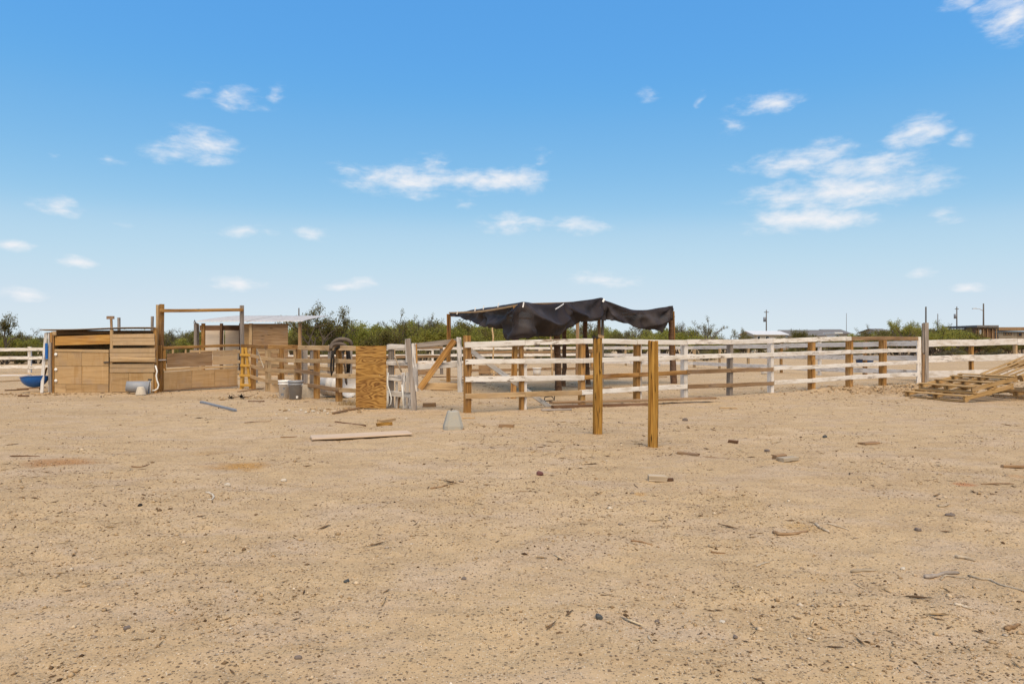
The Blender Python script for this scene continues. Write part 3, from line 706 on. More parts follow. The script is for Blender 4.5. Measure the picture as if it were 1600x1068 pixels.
def stall():
    r = thing('plywood_stall', LS.gnd(160), 'low stall patched from tan plywood and siding under a flat sheet roof', 'shed')
    # interior: side walls and rear wall so that the gaps look into a dark inside
    back = 21.3
    lb = Line(back, 0)
    panel('rear_wall', lb, 88, 241, 516, 606, .02, W_PLY, r)
    xl, xr = LS.pt(84, 530, 0).x, LS.pt(243, 530, 0).x
    for px_, q in ((85, -.01), (242.2, .02)):
        a, b = at(px_, 560, 19.38), at(px_, 560, back - .04); beam('side_wall', V((a.x + q, a.y, .80)), V((b.x + q, b.y, .80)), .02, 1.62, W_PLY, r)
    # posts
    LS.post('post', 83, 519, .12, W_ORANGE, r, -.02); LS.post('post', 79, 535, .07, W_GREY, r, .05); LS.post('post', 243.4, 512, .085, W_ORANGE, r, -.04)
    LS.post('post', 77, 520, .05, W_WGREY, r, .02)
    LS.post('post', 174.6, 515, .075, W_TAN, r, .02)
    cp = LS.pt(173.8, 498, .02); beam('post', LS.pt(174.4, 517, .02), cp, .05, .055, W_BROWN, r, up=V((1, 0, 0)))
    beam('cross_piece', LS.pt(167, 496, .02), LS.pt(178, 496, .02), .05, .085, W_BROWN, r)
    for x, y, d in [(185.5, 496, 21.4), (238, 494, 21.4)]:
        a = at(x, y, d); beam('post', V((a.x, a.y, -.2)), a, .07, .07, W_GREY, r, up=V((0, -1, 0)))
    # face boards
    panel('top_board', LS, 86.5, 172, (525.5, 522.5), (539.5, 537), .03, W_OSB, r, .05)
    panel('header_board', LS, 82.5, 88, 517.5, 524, .04, W_TAN, r, .10)
    for x0, x1, yt, yb in [(176, 241.5, (522, 521), (528, 527.5)), (176, 241.5, (528.4, 528), (533, 532.8)), (176.5, 242, (533.4, 533.2), (539.2, 539))]:
        panel('siding_board', LS, x0, x1, yt, yb, .022, W_SIDING, r, .05)
    for yt, yb in [((544, 543.5), (551, 551)), ((551.4, 551.4), (558, 557.6))]:
        panel('siding_board', LS, 171.5, 242.4, yt, yb, .022, W_SIDING, r, .06)
    beam('round_rail', LS.pt(173, 562, .09), LS.pt(243.4, 562, .09), .09, .14, W_TAN, r, bev=.04)
    for yt, yb in [((568.5, 568), (574.6, 574)), ((575, 574.4), (581.4, 581.2))]:
        panel('siding_board', LS, 171.5, 241.5, yt, yb, .022, W_SIDING, r, .06)
    panel('lower_sheet', LS, 171, 201, 582, 612, .018, W_PLY, r, .045); panel('lower_sheet', LS, 201.4, 240, 582, 612, .018, W_PLY, r, .045)
    # door
    d = panel('door', LS, 85.5, 169.6, (546, 546), (613, 613), .018, W_PLY, r, .045)
    panel('rail', LS, 86, 170, (545, 546), (549, 550), .03, W_TAN, d, .075)
    panel('panel', LS, 86.2, 127.6, 549.8, 571.6, .014, W_PLY, d, .066); panel('panel', LS, 128, 169.6, 550, 571.6, .014, W_PLY, d, .066)
    panel('panel', LS, 86.2, 127.6, 572.2, 599.8, .014, W_PLY, d, .066); panel('panel', LS, 128, 169.6, 572.2, 599.8, .014, W_PLY, d, .066)
    panel('panel', LS, 85.6, 103, 600.4, 613.4, .014, W_TAN, d, .066); panel('panel', LS, 103.4, 128, 600.4, 612.6, .014, W_PLY, d, .066); panel('panel', LS, 128.4, 169.6, 600.4, 612.6, .014, W_PLY, d, .066)
    for y in (553.5, 577, 594.5):
        c = LS.pt(87.5, y, .09); me = lathe_mesh([(0, 0), (.042, 0), (.042, .016), (.02, .03), (0, .03)], 12)
        mesh_obj('hinge', me, M_WBUCKET, M.Translation(c) @ M.Rotation(R(90), 4, 'X'), d)
    beam('latch', LS.pt(162, 566, .10), LS.pt(170, 565.5, .10), .02, .04, M_DKMETAL, d)
    # roof
    def sag(x, y): return .012 * math.sin(x * 2.1)
    c = (LS.pt(62, 516, 0) + LS.pt(243, 512.5, 0)) / 2; c.y += .95; c.x -= .57; c.z += .03
    ax = (LS.pt(243, 512.5) - LS.pt(62, 516)); L = ax.length
    W = frame(c, ax, V((0, -.02, 1)))
    ro = corrugated('roof', L, 2.1, .011, .12, M_STEEL, W, r, sag, shear=-.6)
    for y in (19.75, 20.5, 21.2):
        s_ = -.6 * (y - 19.3); beam('roof_beam', V((xl - .25 + s_, y, 1.66)), V((xr + .02 + s_, y, 1.715)), .05, .08, W_BROWN, ro)
    panel('side_flap', Line(19.2, 0), 70.5, 74.5, 536, 561, .02, M_BLUE, r, .0)
stall()
p = LS.gnd(74.4, .02); tag(beam('leaning_board', V((p.x, p.y - .25, .0)), LS.pt(71.8, 520, -.02), .03, .085, W_WGREY, None, up=V((1, 0, 0))), 'narrow pale board leaning on the left end of the plywood stall', 'board')
p = LS.gnd(62.5, -.3); tag(beam('leaning_board', V((p.x, p.y, .06)), LS.pt(73, 574, -.1), .03, .06, W_ORANGE, None, up=V((0, -1, 0))), 'brown board propped at a slant behind the blue tub', 'board')

# ------------------------------------------------------------------ stall gate with the tall timber frame
ga, gb = bp(253, 19.75), bp(378, 21.8)
def two_pt_line(a, b):
    k = (b.y - a.y) / (b.x - a.x); return Line(a.y - k * a.x, k)
LGT = two_pt_line(ga, gb)
def gate_frame():
    r = thing('gate_frame', LGT.gnd(315), 'tall brown timber goalpost frame over the plywood gate', 'frame')
    LGT.post('post', 252.6, 475, .105, W_ORANGE, r, 0, th=.10); 
    a = LGT.pt(246.3, 476, -.12); beam('post', V((a.x, a.y, -.2)), a, .075, .075, W_TAN, r, up=V((0, -1, 0)))
    LGT.post('post', 378.3, 477, .10, W_GREY, r, 0)
    beam('cross_beam', LGT.pt(249, 485, .085), LGT.pt(380, 484.2, .085), .05, .095, W_ORANGE, r)
    beam('foot_board', LGT.pt(250, 612, .08), LGT.pt(249.5, 539, .08), .05, .12, W_ORANGE, r, up=V((1, 0, 0)))
gate_frame()
def stall_gate():
    r = thing('stall_gate', LGT.gnd(310), 'wide plywood gate with a top rail closing the space under the tall timber frame', 'gate')
    o = .10
    beam('top_rail', LGT.pt(254.5, 543, o), LGT.pt(374, 539.4, o), .04, .085, W_ORANGE, r)
    beam('stile', LGT.pt(257.5, 578, o + .0), LGT.pt(257, 546, o), .035, .07, W_ORANGE, r, up=V((1, 0, 0)))
    panel('upper_sheet', LGT, 260.5, 331.5, (552, 548.5), (574, 571), .016, W_BROWN, r, o)
    for yt, yb in [((548, 546.2), (555.6, 553.6)), ((556, 554), (563, 561)), ((563.4, 561.4), (570, 568.2))]:
        panel('siding_board', LGT, 332.5, 371, yt, yb, .02, W_SIDING, r, o + .022)
    beam('middle_rail', LGT.pt(255.5, 577.5, o + .005), LGT.pt(372, 571.6, o + .005), .035, .075, W_TAN, r)
    for x0, x1 in [(255.8, 299), (299.5, 335), (335.5, 371)]:
        f = lambda x, l, q: l + (q - l) * (x - 255) / 117
        panel('lower_sheet', LGT, x0, x1, (f(x0, 581, 574.4), f(x1, 581, 574.4)), (f(x0, 609, 601.5), f(x1, 609, 601.5)), .016, W_PLY, r, o)
    beam('bottom_rail', LGT.pt(255, 609.5, o + .03), LGT.pt(372, 601.8, o + .03), .03, .05, W_BROWN, r)
    for x in (270, 290, 312, 340):
        beam('block', LGT.pt(x, 552, o), LGT.pt(x, 545.5, o), .03, .05, W_TAN, r, up=V((1, 0, 0)))
    beam('latch_bolt', LGT.pt(247.5, 562.4, o + .05), LGT.pt(259.5, 561.8, o + .05), .02, .03, M_STEEL, r)
stall_gate()
# white hose and grey scoop at the stall
tag(tube('water_hose', [at(243, 571, 19.1), at(245.5, 580, 19.05), at(244, 586, 19.03), at(245, 593, 19.02), at(247.8, 601, 19.0), at(246.5, 606.5, 18.98), at(242, 609.6, 18.95), at(238, 610, 18.9)], .02, M_HOSE, sides=8), 'white hose curling down between the plywood stall and the gate post', 'hose')
def tub(name, c, r0, r1, h, mat, label, cat, Wrot=M(), sq=False):
    prof = [(0.001, 0), (r0, 0), (r0 + (r1 - r0) * .5, h * .5), (r1, h), (r1 + .015, h), (r1 + .015, h - .02), (r1 - .012, h - .02), (r0 - .012, .015), (0.001, .015)]
    return tag(mesh_obj(name, lathe_mesh(prof, 32), mat, M.Translation(c) @ Wrot, None, True), label, cat)
c = bp(214, 18.75); tub('grey_tub', c + V((0, .0, .185)), .14, .19, .56, M_GBUCKET, 'grey plastic tub lying on its side against the plywood stall', 'tub', M.Rotation(R(22), 4, 'Z') @ M.Rotation(R(96), 4, 'Y') @ M.Translation((0, 0, -.26)))
c = bp(220, 18.4); tag(mesh_obj('cream_pot', lathe_mesh([(.135, 0), (.13, .02), (.085, .20), (.07, .215), (.001, .215)], 24), M_PALESTONE, M.Translation(c + V((0, 0, .0))), None, True), 'small cream pot upside down in front of the grey tub', 'pot')
def standpipe():
    b = bp(234.5, 18.9)
    r = thing('standpipe', b, 'short water standpipe with a white tap head beside the grey tub', 'tap')
    tube('pipe', [b + V((0, 0, -.1)), b + V((0, 0, .36))], .018, M_HOSE, r); tube('tap', [b + V((-.05, 0, .38)), b + V((.05, -.02, .38))], .022, M_DKMETAL, r)
standpipe()
# blue tub on its edge
c = at(54.5, 605, 19.2); RB = .335
prof = [(RB * math.sin(a) + .001, .30 - .30 * math.cos(a)) for a in np.linspace(0, math.pi / 2, 9)] + [(RB + .02, .30), (RB + .02, .285), (RB - .012, .285)] + [((RB - .015) * math.sin(a) + .001, .30 - .285 * math.cos(a)) for a in np.linspace(math.pi / 2 - .1, 0, 8)]
tag(mesh_obj('blue_tub', lathe_mesh(prof, 32), M_BLUE, M.Translation(c) @ M.Rotation(R(-5), 4, 'Y') @ M.Rotation(R(-5), 4, 'X'), None, True), 'bright blue plastic basin on scrap boards at the left end of the plywood stall', 'basin')

# ------------------------------------------------------------------ tin-roofed shelter behind
LB = Line(30.0, 0)
W_PALE = wood('pale_board', (.42, .33, .24), (.56, .46, .36), (.62, .53, .43), .1, streak=.5, knots=False)
def shelter():
    r = thing('livestock_shelter', LB.gnd(385), 'open livestock shelter with a pale curved tin roof and board walls', 'shelter')
    for x, m in [(317.5, W_ORANGE), (392, W_TAN), (469, W_BROWN), (306, W_GREY)]:
        a = LB.pt(x, 505, .0); beam('post', V((a.x, a.y, -.2)), a, .13, .13, m, r, up=V((0, -1, 0)))
    panel('side_wall', Line(30.2, 0), 304.5, 311, (503, 506), 590, .04, W_GREY, r)
    panel('rear_wall', Line(33.5, 0), 318, 350, 514, 592, .03, W_PALE, r); panel('rear_wall', Line(33.5, 0), 352, 375, 514, 592, .03, W_PALE, r)
    panel('front_wall', LB, 395, 450, (505.5, 505.5), (592, 592), .025, W_BROWN, r, .02)
    panel('front_wall', Line(30.3, 0), 377, 394, (505.5, 505.5), (592, 592), .025, W_PLY, r, .02)
    beam('fascia', Line(33, 0).pt(312, 512, 0), Line(33, 0).pt(376, 512, 0), .03, .25, W_DARK, r)
    for x in (346, 376): 
        a = LB.pt(x, 505, -2.8); beam('post', V((a.x, a.y, -.2)), a, .12, .12, W_DARK, r, up=V((0, -1, 0)))
    xs = [(303.5, 345), (344, 386), (385, 428), (427, 471)]
    for k, (x0, x1) in enumerate(xs):
        a, b = LB.pt(x0, 503.2, .35), LB.pt(x1, 503.6, .35); L = (b - a).length
        c = (a + b) / 2; c.y += 2.2; c.z += .09 + .006 * (k % 2)
        W = frame(c, V((0, 1, 0)), Z3)
        corrugated('roof_sheet', 4.4, L + .02, .012, .15, M_STEEL, W, r, lambda x, y: .44 * max(0, (x + 2.2) / 4.4) ** .8 - .06)
    tube('roof_edge', [LB.pt(303, 504, .32), LB.pt(304, 500, .0), LB.pt(306, 505.5, .34)], .02, M_DKMETAL, r)
shelter()
# ------------------------------------------------------------------ shade structure with torn black shade cloth
def crom(pts, t):
    n = len(pts) - 1; f = min(max(t, 0), 1) * n; i = min(int(f), n - 1); u = f - i
    p = [np.array(pts[min(max(i + k, 0), n)], float) for k in (-1, 0, 1, 2)]
    return .5 * ((2 * p[1]) + (p[2] - p[0]) * u + (2 * p[0] - 5 * p[1] + 4 * p[2] - p[3]) * u * u + (3 * p[1] - p[0] - 3 * p[2] + p[3]) * u ** 3)
def cloth_mat():
    m, t, b = new_mat('black_shade_cloth')
    tc = t.add('ShaderNodeTexCoord'); p = tc.outputs['Object']
    n = t.noise(t.vmath('MULTIPLY', p, (1.2, 1.2, 1.8)), 1.0, 3, .5)
    c = t.mix(t.smooth(n, .4, .75), (.028, .020, .018), (.065, .050, .045))
    b.inputs['Roughness'].default_value = .6; b.inputs['Specular IOR Level'].default_value = .12; t.link(c, b.inputs['Base Color'])
    w = t.noise(p, 60, 2, .5); bp_ = t.add('ShaderNodeBump'); bp_.inputs['Strength'].default_value = .3; bp_.inputs['Distance'].default_value = .004; t.link(w, bp_.inputs['Height']); t.link(bp_.outputs[0], b.inputs['Normal'])
    tr = t.add('ShaderNodeBsdfTransparent'); mx = t.add('ShaderNodeMixShader')
    t.link(t.math('MULTIPLY_ADD', t.smooth(t.noise(t.vmath('MULTIPLY', p, (.8, .8, 1.6)), 1.0, 2, .5), .50, .66), .13, .05), mx.inputs[0])
    t.link(b.outputs[0], mx.inputs[1]); t.link(tr.outputs[0], mx.inputs[2]); t.link(mx.outputs[0], t.n['Material Output'].inputs[0])
    return m
def trunk(x, ytop, ybase, d, w, mat, parent, lean=0.0, name='post'):
    top = at(x, ytop, d); n = 9; pts, rr = [], []
    bx = (x + lean - CX) * d / F
    for i in range(n + 1):
        t = i / n; pts.append(V((bx + (top.x - bx) * t + rnd.uniform(-.02, .02), d + rnd.uniform(-.02, .02), -.2 + (top.z + .2) * t))); rr.append(w / 2 * (1.08 - .16 * t) * rnd.uniform(.92, 1.08))
    return tube(name, pts, rr, mat, parent, sides=9)
def shade():
    r = thing('shade_structure', bp(860, 20), 'timber-post shade structure with a sagging torn black shade cloth over it', 'shade')
    P1, P3, P7 = at(701, 490.5, 24.4), at(815, 473.5, 17.0), at(1049, 481, 23.3)
    B = V((P1.x + P7.x - P3.x, P1.y + P7.y - P3.y, 2.52))
    beam('post', V((P1.x, P1.y, -.2)), P1, .14, .13, W_ORANGE, r, up=V((0, -1, 0)))
    a = at(806, 478, 17.45); beam('post', V((bp(802, 17.45).x, 17.45, -.2)), a, .15, .15, W_ORANGE, r, up=V((0, -1, 0)))
    beam('post', V((B.x, B.y, -.2)), B, .14, .14, W_BROWN, r, up=V((0, -1, 0)))
    for x, yt, yb, d, w, m, ln in [(870, 492, 609, 20.3, .19, W_DARK, 3), (882.5, 496, 605, 22.2, .14, W_DARK, -1.5), (913, 493, 600, 23.2, .16, W_DARK, 7), (1047.5, 482, 600, 23.6, .21, W_DARK, 6)]:
        trunk(x, yt, yb, d, w, m, r, ln)
    a = at(936.4, 490, 21.5); beam('post', V((a.x, a.y, -.2)), a, .09, .14, W_BROWN, r, up=V((0, -1, 0)))
    a = at(941, 478, 21.55); beam('post', V((a.x + .02, a.y, -.2)), a, .08, .10, W_GREY, r, up=V((0, -1, 0)))
    a = at(1053, 486, 23.0); beam('post_strip', V((a.x + .02, a.y, .9)), a, .04, .07, W_ORANGE, r, up=V((0, -1, 0)))
    for x, d, yt in [(770.5, 29, 505), (861.5, 27, 505)]:
        a = at(x, yt, d); trunk(x - 1, yt, 590, d, .075, W_TAN, r, 2.5, 'pole')
    up = V((0, 0, .015))
    beam('edge_beam', P1 + up, P3 + V((0.02, 0.06, -.07)), .05, .05, W_TAN, r, warp=.008)
    P6 = at(940, 467.5, 21.25)
    beam('edge_beam', P3 - V((0, -.05, .05)), P6 - V((0, -.05, .05)), .06, .07, W_BROWN, r); beam('edge_beam', P1 - V((0, 0, .05)), B - V((0, 0, .05)), .06, .08, W_BROWN, r)
    beam('edge_beam', B - V((0, 0, .05)), P7 - V((0, 0, .08)), .06, .08, W_BROWN, r)
    # cloth: top edge, curtain and roof in one sheet
    ctl = [(703, 490, 24.4, 491.5), (722, 487, 22.8, 497), (745, 483.5, 21.5, 504), (765, 480.5, 20.2, 510), (785, 477, 18.9, 513), (796, 475, 18.2, 514), (800, 474.4, 17.9, 529), (809, 473, 17.3, 530.5),
           (818, 471.5, 17.0, 530), (825, 473, 17.3, 526.5), (850, 475.5, 18.0, 525), (870, 474, 18.6, 521.5), (885, 472.5, 19.1, 512.5), (905, 470, 19.8, 504), (925, 467.5, 20.6, 500.5),
           (940, 465, 21.2, 500.5), (944, 469, 21.3, 501), (955, 472.5, 21.5, 502), (975, 480, 21.9, 506), (990, 485, 22.2, 511), (1010, 485, 22.6, 516), (1026, 482.5, 22.9, 519), (1034, 481.5, 23.0, 512), (1041, 481, 23.1, 505), (1046, 480, 23.2, 501), (1051.5, 479.5, 23.3, 499)]
    NS, NV, NR = 300, 40, 22
    ts = np.linspace(0, 1, NS); top, bot = [], []
    kcor = [c[0] for c in ctl].index(818) / (len(ctl) - 1)
    for t in ts:
        x, y, d, yb = crom(ctl, t); top.append(np.array(at(x, y, d))); bot.append(np.array(at(x, yb, d)))
    top = np.array(top); bot = np.array(bot)
    tan = np.gradient(top, axis=0); nrm = np.stack([tan[:, 1], -tan[:, 0], 0 * tan[:, 0]], -1); nrm /= np.linalg.norm(nrm, axis=1)[:, None]
    flip = nrm[:, 1] > 0; nrm[flip] *= -1
    k = np.ones(9) / 9; nrm = np.stack([np.convolve(np.pad(nrm[:, i], 4, 'edge'), k, 'valid') for i in range(3)], -1)
    s = np.concatenate([[0], np.cumsum(np.linalg.norm(np.diff(top, axis=0), axis=1))])
    sx = lambda px: float(np.interp(px, [crom(ctl, t)[0] for t in ts], s))
    ties = [(sx(703), 11, .4), (sx(760), 6, 1.9), (sx(818), 9, 1.2), (sx(880), 7, 2.6), (sx(940), 10, .2), (sx(1000), 6, 1.0), (sx(1050), 10, 2.0)]
    marks = [sx(x_) for x_ in (703, 818, 885, 940, 1050)]; marks[0] = 0; marks[-1] = s[-1]
    vs = np.zeros((NR + NV + 1, NS, 3))
    for i in range(NV + 1):
        v = i / NV; ln = (top[:, 2] - bot[:, 2])
        fold = .45 * vnoise(s * .7 + v * 1.5 + 3, v * 1.1 - s * .4) + .34 * (.5 - 2 * np.abs(vnoise(s * 1.25 - v * 1.9, v * .8 + 9 + s * .5))) + .16 * (.5 - 2 * np.abs(vnoise(s * 2.4 + v * 2.4, v * .7 + 31 - s * .3))) + .03 * vnoise(s * 7 + v * 2.5, np.full(NS, v * 3 + 31))
        rad = np.zeros(NS)
        for st, kk, ph in ties:
            dr = ln * v + .02; ds = s - st; rr_ = np.hypot(ds, dr); th_ = np.arctan2(dr, ds)
            rad += np.exp(-rr_ / 1.3) * np.minimum(1, rr_ / .35) * np.cos(kk * th_ + ph + .8 * rr_)
        swag = np.zeros(NS)
        for a_, b_ in zip(marks[:-1], marks[1:]):
            q_ = (s >= a_) & (s <= b_); swag[q_] = ((s[q_] - (a_ + b_) / 2) / ((b_ - a_) / 2)) ** 2
        ph_ = 2 * math.pi * (1.5 * ln * v + .75 * swag + .5 * vnoise(s * .8, np.full(NS, 4.)))
        crease = 1 - 2 * np.abs(np.sin(ph_ / 2)) ** .7
        fold = fold * .4 + .10 * rad + .13 * crease * math.sin(math.pi * min(1, v * 1.05))
        belly = .22 * math.sin(math.pi * min(v * .8, 1)) * np.clip(ln, 0, 1)
        off = (fold * (v ** .6) * np.clip(ln * 1.8, .05, 1.1) + belly)
        p = top + (bot - top) * v + nrm * off[:, None]
        p[:, 2] += .05 * v * (vnoise(s * 3.1, np.full(NS, 2.0)) + .6 * vnoise(s * 8, np.full(NS, 5.)))
        vs[NR + i] = p
    P1n, Bn, P7n = [np.array(q) for q in (P1, B, P7)]
    for i in range(NR):
        w = 1 - i / NR
        for j, t in enumerate(ts):
            opp = P1n + (Bn - P1n) * (t / kcor) if t < kcor else Bn + (P7n - Bn) * ((t - kcor) / (1 - kcor))
            q = top[j] * (1 - w) + opp * w; span = np.linalg.norm(opp - top[j])
            q[2] += -.10 * math.sin(math.pi * w) * min(span / 4, 1) + .03 + .04 * float(vnoise(np.array([q[0] * 1.5]), np.array([q[1] * 1.5]))[0])
            vs[i, j] = q
        if w < .08: pass
    nrow = NR + NV + 1; idx = np.arange(nrow * NS).reshape(nrow, NS)
    f = np.stack([idx[:-1, :-1], idx[:-1, 1:], idx[1:, 1:], idx[1:, :-1]], -1).reshape(-1, 4)
    # torn hem: drop a few faces along the lower edge
    keep = np.ones(len(f), bool); rows = np.repeat(np.arange(nrow - 1), NS - 1); cols = np.tile(np.arange(NS - 1), nrow - 1)
    tear = (vnoise(cols * .23, np.full(len(cols), 3.0)) + .25) * 6
    keep &= ~((nrow - 1 - rows) <= np.floor(np.clip(tear - .9, 0, 4)))
    # unseen rear of the roof left out to lighten the shadow on the ground
    keep &= ~(rows < np.floor(NR * (.58 + .5 * vnoise(cols * .05, np.full(len(cols), 8.0)))))
    f = f[keep]
    c0 = V((1.4, 20, 2.4)); me = bpy.data.meshes.new('cloth'); me.from_pydata([tuple(q) for q in (vs.reshape(-1, 3) - np.array(c0))], [], [tuple(int(z) for z in q) for q in f]); me.update()
    cl = mesh_obj('shade_cloth', me, cloth_mat(), M.Translation(c0), r, True)
    so = cl.modifiers.new('thickness', 'SOLIDIFY'); so.thickness = .004
    for (x, y, d) in [(714, 491, 23.3), (742, 486, 21.4), (755, 483.5, 20.7), (778, 480, 19.3)]:
        a = at(x, y, d - .06); beam('tie', a, a + V((.02, .0, .12)), .012, .03, M_WBUCKET, r, up=V((1, 0, 0)))
    a = at(817, 480, 16.8); beam('tie', a, at(818.5, 472, 16.82), .012, .03, M_WBUCKET, r, up=V((1, 0, 0)))
    a = at(868, 483, 18.1); beam('tie', a, at(881, 474.5, 18.6), .012, .03, M_WBUCKET, r, up=V((0, 0, 1)))
    a = at(942, 471.5, 20.95); beam('tie', a, at(944, 467, 20.97), .012, .06, M_WBUCKET, r, up=V((1, 0, 0)))
shade()

# ------------------------------------------------------------------ two bare posts in the yard
def yard_post(x, ytop, ybase, px, label, cap=False, turn=8):
    b = G(x, ybase); d = b.y; w = px * d / F
    top = at(x, ytop, d)
    r = thing('timber_post', V((b.x, b.y, 0)), label, 'post')
    up = V((math.sin(R(turn)), -math.cos(R(turn)), 0))
    # split post: a stack of long staves with checks between them
    n = 18; vs, fs = [], []; H = top.z + .25
    prof = []
    m = 28
    for j in range(m):
        q = 2 * math.pi * j / m; c, s_ = math.cos(q), math.sin(q); k = max(abs(c), abs(s_)); prof.append((c / k * w / 2 * .98, s_ / k * w / 2 * .98))
    cracks = [rnd.uniform(0, m) for _ in range(6)]
    for i in range(n + 1):
        z = -.25 + H * i / n
        for j, (px_, py_) in enumerate(prof):
            dep = 0
            for ci, c in enumerate(cracks):
                cc = (c + .8 * math.sin(z * (1.5 + ci * .4) + ci)) % m; dd = min(abs(j - cc), m - abs(j - cc))
                if dd < .9: dep = max(dep, .014 * (.5 + .5 * math.sin(z * 2.3 + ci * 2)))
            f = 1 - dep / (w / 2) + rnd.uniform(-.012, .012)
            vs.append((px_ * f + .006 * math.sin(z * 2), py_ * f, z + (rnd.uniform(-.012, .012) if i == n else 0)))
    for i in range(n):
        for j in range(m):
            k = (j + 1) % m; fs.append((i * m + j, i * m + k, (i + 1) * m + k, (i + 1) * m + j))
    fs.append(tuple(n * m + j for j in range(m)))
    me = pymesh('post', vs, fs); me.transform(M.Rotation(R(90), 4, 'Y'))   # grain along local x
    W = M.Translation((b.x, b.y, 0)) @ M.Rotation(R(turn), 4, 'Z') @ M.Rotation(R(-90), 4, 'Y')
    mesh_obj('shaft', me, W_POST, W, r)
    if cap:
        beam('cap_block', top + V((.045, -.02, .012)), top + V((.055, -.02, .052)), .09, .075, W_TAN, r, up=V((0, -1, 0)))
        beam('cap_strap', top + V((-.04, -.03, -.004)), top + V((-.03, -.03, .035)), .08, .07, M_BLACK, r, up=V((0, -1, 0)))
yard_post(933.4, 529, 679.5, 13.6, 'upright cracked timber post with a small pale block on top, alone before the white fence', True, 6)
yard_post(1020, 533, 697.5, 15.6, 'upright square timber post with a plain split top, alone before the white fence', False, -9)

# ------------------------------------------------------------------ barrel, buckets, sawhorse, tyre and straps
def barrel():
    c = at(527, 606.5, 17.6); r_, L = .29, .86
    prof = [(0.001, -L / 2 + .012), (r_ - .03, -L / 2 + .012), (r_ - .025, -L / 2), (r_, -L / 2 + .02), (r_ * .985, -L / 6), (r_ * 1.02, -L / 6 + .015), (r_ * 1.02, -L / 6 + .04), (r_ * .985, -L / 6 + .055),
            (r_ * .985, L / 6 - .055), (r_ * 1.02, L / 6 - .04), (r_ * 1.02, L / 6 - .015), (r_ * .985, L / 6), (r_, L / 2 - .02), (r_ - .025, L / 2), (r_ - .03, L / 2 - .012), (0.001, L / 2 - .012)]
    W = M.Translation(V((c.x, c.y, r_ + .01))) @ M.Rotation(R(-33), 4, 'Z') @ M.Rotation(R(90), 4, 'Y')
    r = thing('barrel', V((c.x, c.y, 0)), 'white plastic barrel lying on its side behind the bare wood fence', 'barrel')
    mesh_obj('drum', lathe_mesh(prof, 36), M_BARREL, W, r, True)
    mesh_obj('rim', lathe_mesh([(r_ - .012, L / 2 - .02), (r_ + .012, L / 2 - .02), (r_ + .012, L / 2 + .006), (r_ - .012, L / 2 + .006), (r_ - .012, L / 2 - .02)], 36), M_WBUCKET, W, r)
barrel()
def bucket(c, r0, r1, h, mat, label, handle=False, lab=None):
    r = thing('bucket', c, label, 'bucket')
    prof = [(0.001, 0), (r0, 0), (r0 + (r1 - r0) * .78, h * .78), (r1 + .012, h * .79), (r1 + .012, h * .82), (r1 - .002, h * .83), (r1, h * .9), (r1 + .014, h * .91), (r1 + .014, h), (r1 - .006, h), (r1 - .01, h * .9), (r0 - .01, .01), (0.001, .01)]
    mesh_obj('shell', lathe_mesh(prof, 32), mat, M.Translation(c), r, True)
    pts = [c + V((math.cos(a) * (r1 + .018), math.sin(a) * .04 - r1 * .75 * math.sin(a), h * .84 - .10 * math.sin(a))) for a in np.linspace(0, math.pi, 13)]
    tube('handle', pts, .006, M_WBUCKET if mat is M_GBUCKET else M_DKMETAL, r, sides=6)
    if lab:
        for a0, a1, z0, z1 in lab:
            vs = []; n = 6
            for i in range(n + 1):
                a = a0 + (a1 - a0) * i / n
                for z in (z0, z1):
                    rr = r0 + (r1 - r0) * z / h + .003; vs.append((rr * math.cos(a), rr * math.sin(a), z))
            mesh_obj('print', pymesh('print', vs, [(2 * i, 2 * i + 2, 2 * i + 3, 2 * i + 1) for i in range(n)]), M_GREYPIPE if mat is M_WBUCKET else M_WBUCKET, M.Translation(c), r)
b1 = G(444.5, 621.2); b2 = G(460.5, 622.8)
bucket(b1, .125, .145, .46, M_WBUCKET, 'white plastic bucket with worn grey print beside the bare wood fence', lab=[(-1.9, -1.4, .08, .14), (-1.5, -1.2, .24, .28)])
b2 = V((b2.x + .03, b2.y - .03, b2.z)); bucket(b2, .145, .172, .47, M_GBUCKET, 'grey plastic bucket with a rim next to the white bucket', lab=[(-1.2, -.85, .04, .10)])
d = LL.depth(480) - .12
tag(panel('concrete_slab', Line(LL.depth(483), 0), 471.5, 490.5, (600, 601), (622.5, 624.5), .04, M_PALESTONE, None, .15), 'pale flat slab standing upright against the wood fence behind the grey bucket', 'slab')
tag(panel('ply_offcut', Line(LL.depth(428), 0), 422.5, 435.5, (600, 599), (613, 613.5), .02, W_SIDING, None, .12), 'tan plywood offcut leaning on the wood fence beside the white bucket', 'board')
def sawhorse():
    d = 21.0; r = thing('sawhorse', bp(384, d), 'narrow yellow painted stand with slanted legs at the gate hinge side', 'stand')
    for x0, x1, o in [(377, 379.5, .0), (391.5, 384, .0)]:
        p = bp(x0, d); beam('leg', V((p.x, p.y, -.02)), at(x1, 542.5, d), .05, .075, M_YELLOW, r, up=V((1, 0, 0)))
    p = bp(379.5, d + .35); beam('leg', V((p.x, p.y, -.02)), at(382, 543, d + .1), .05, .06, M_YELLOW, r, up=V((1, 0, 0)))
    for x0, x1, y in [(375, 391, 554), (375.5, 391, 570.5), (374, 391.5, 586), (375, 392, 601)]:
        beam('crosspiece', at(x0, y, d - .06), at(x1, y + .8, d - .06), .03, .075, M_YELLOW, r)
sawhorse()
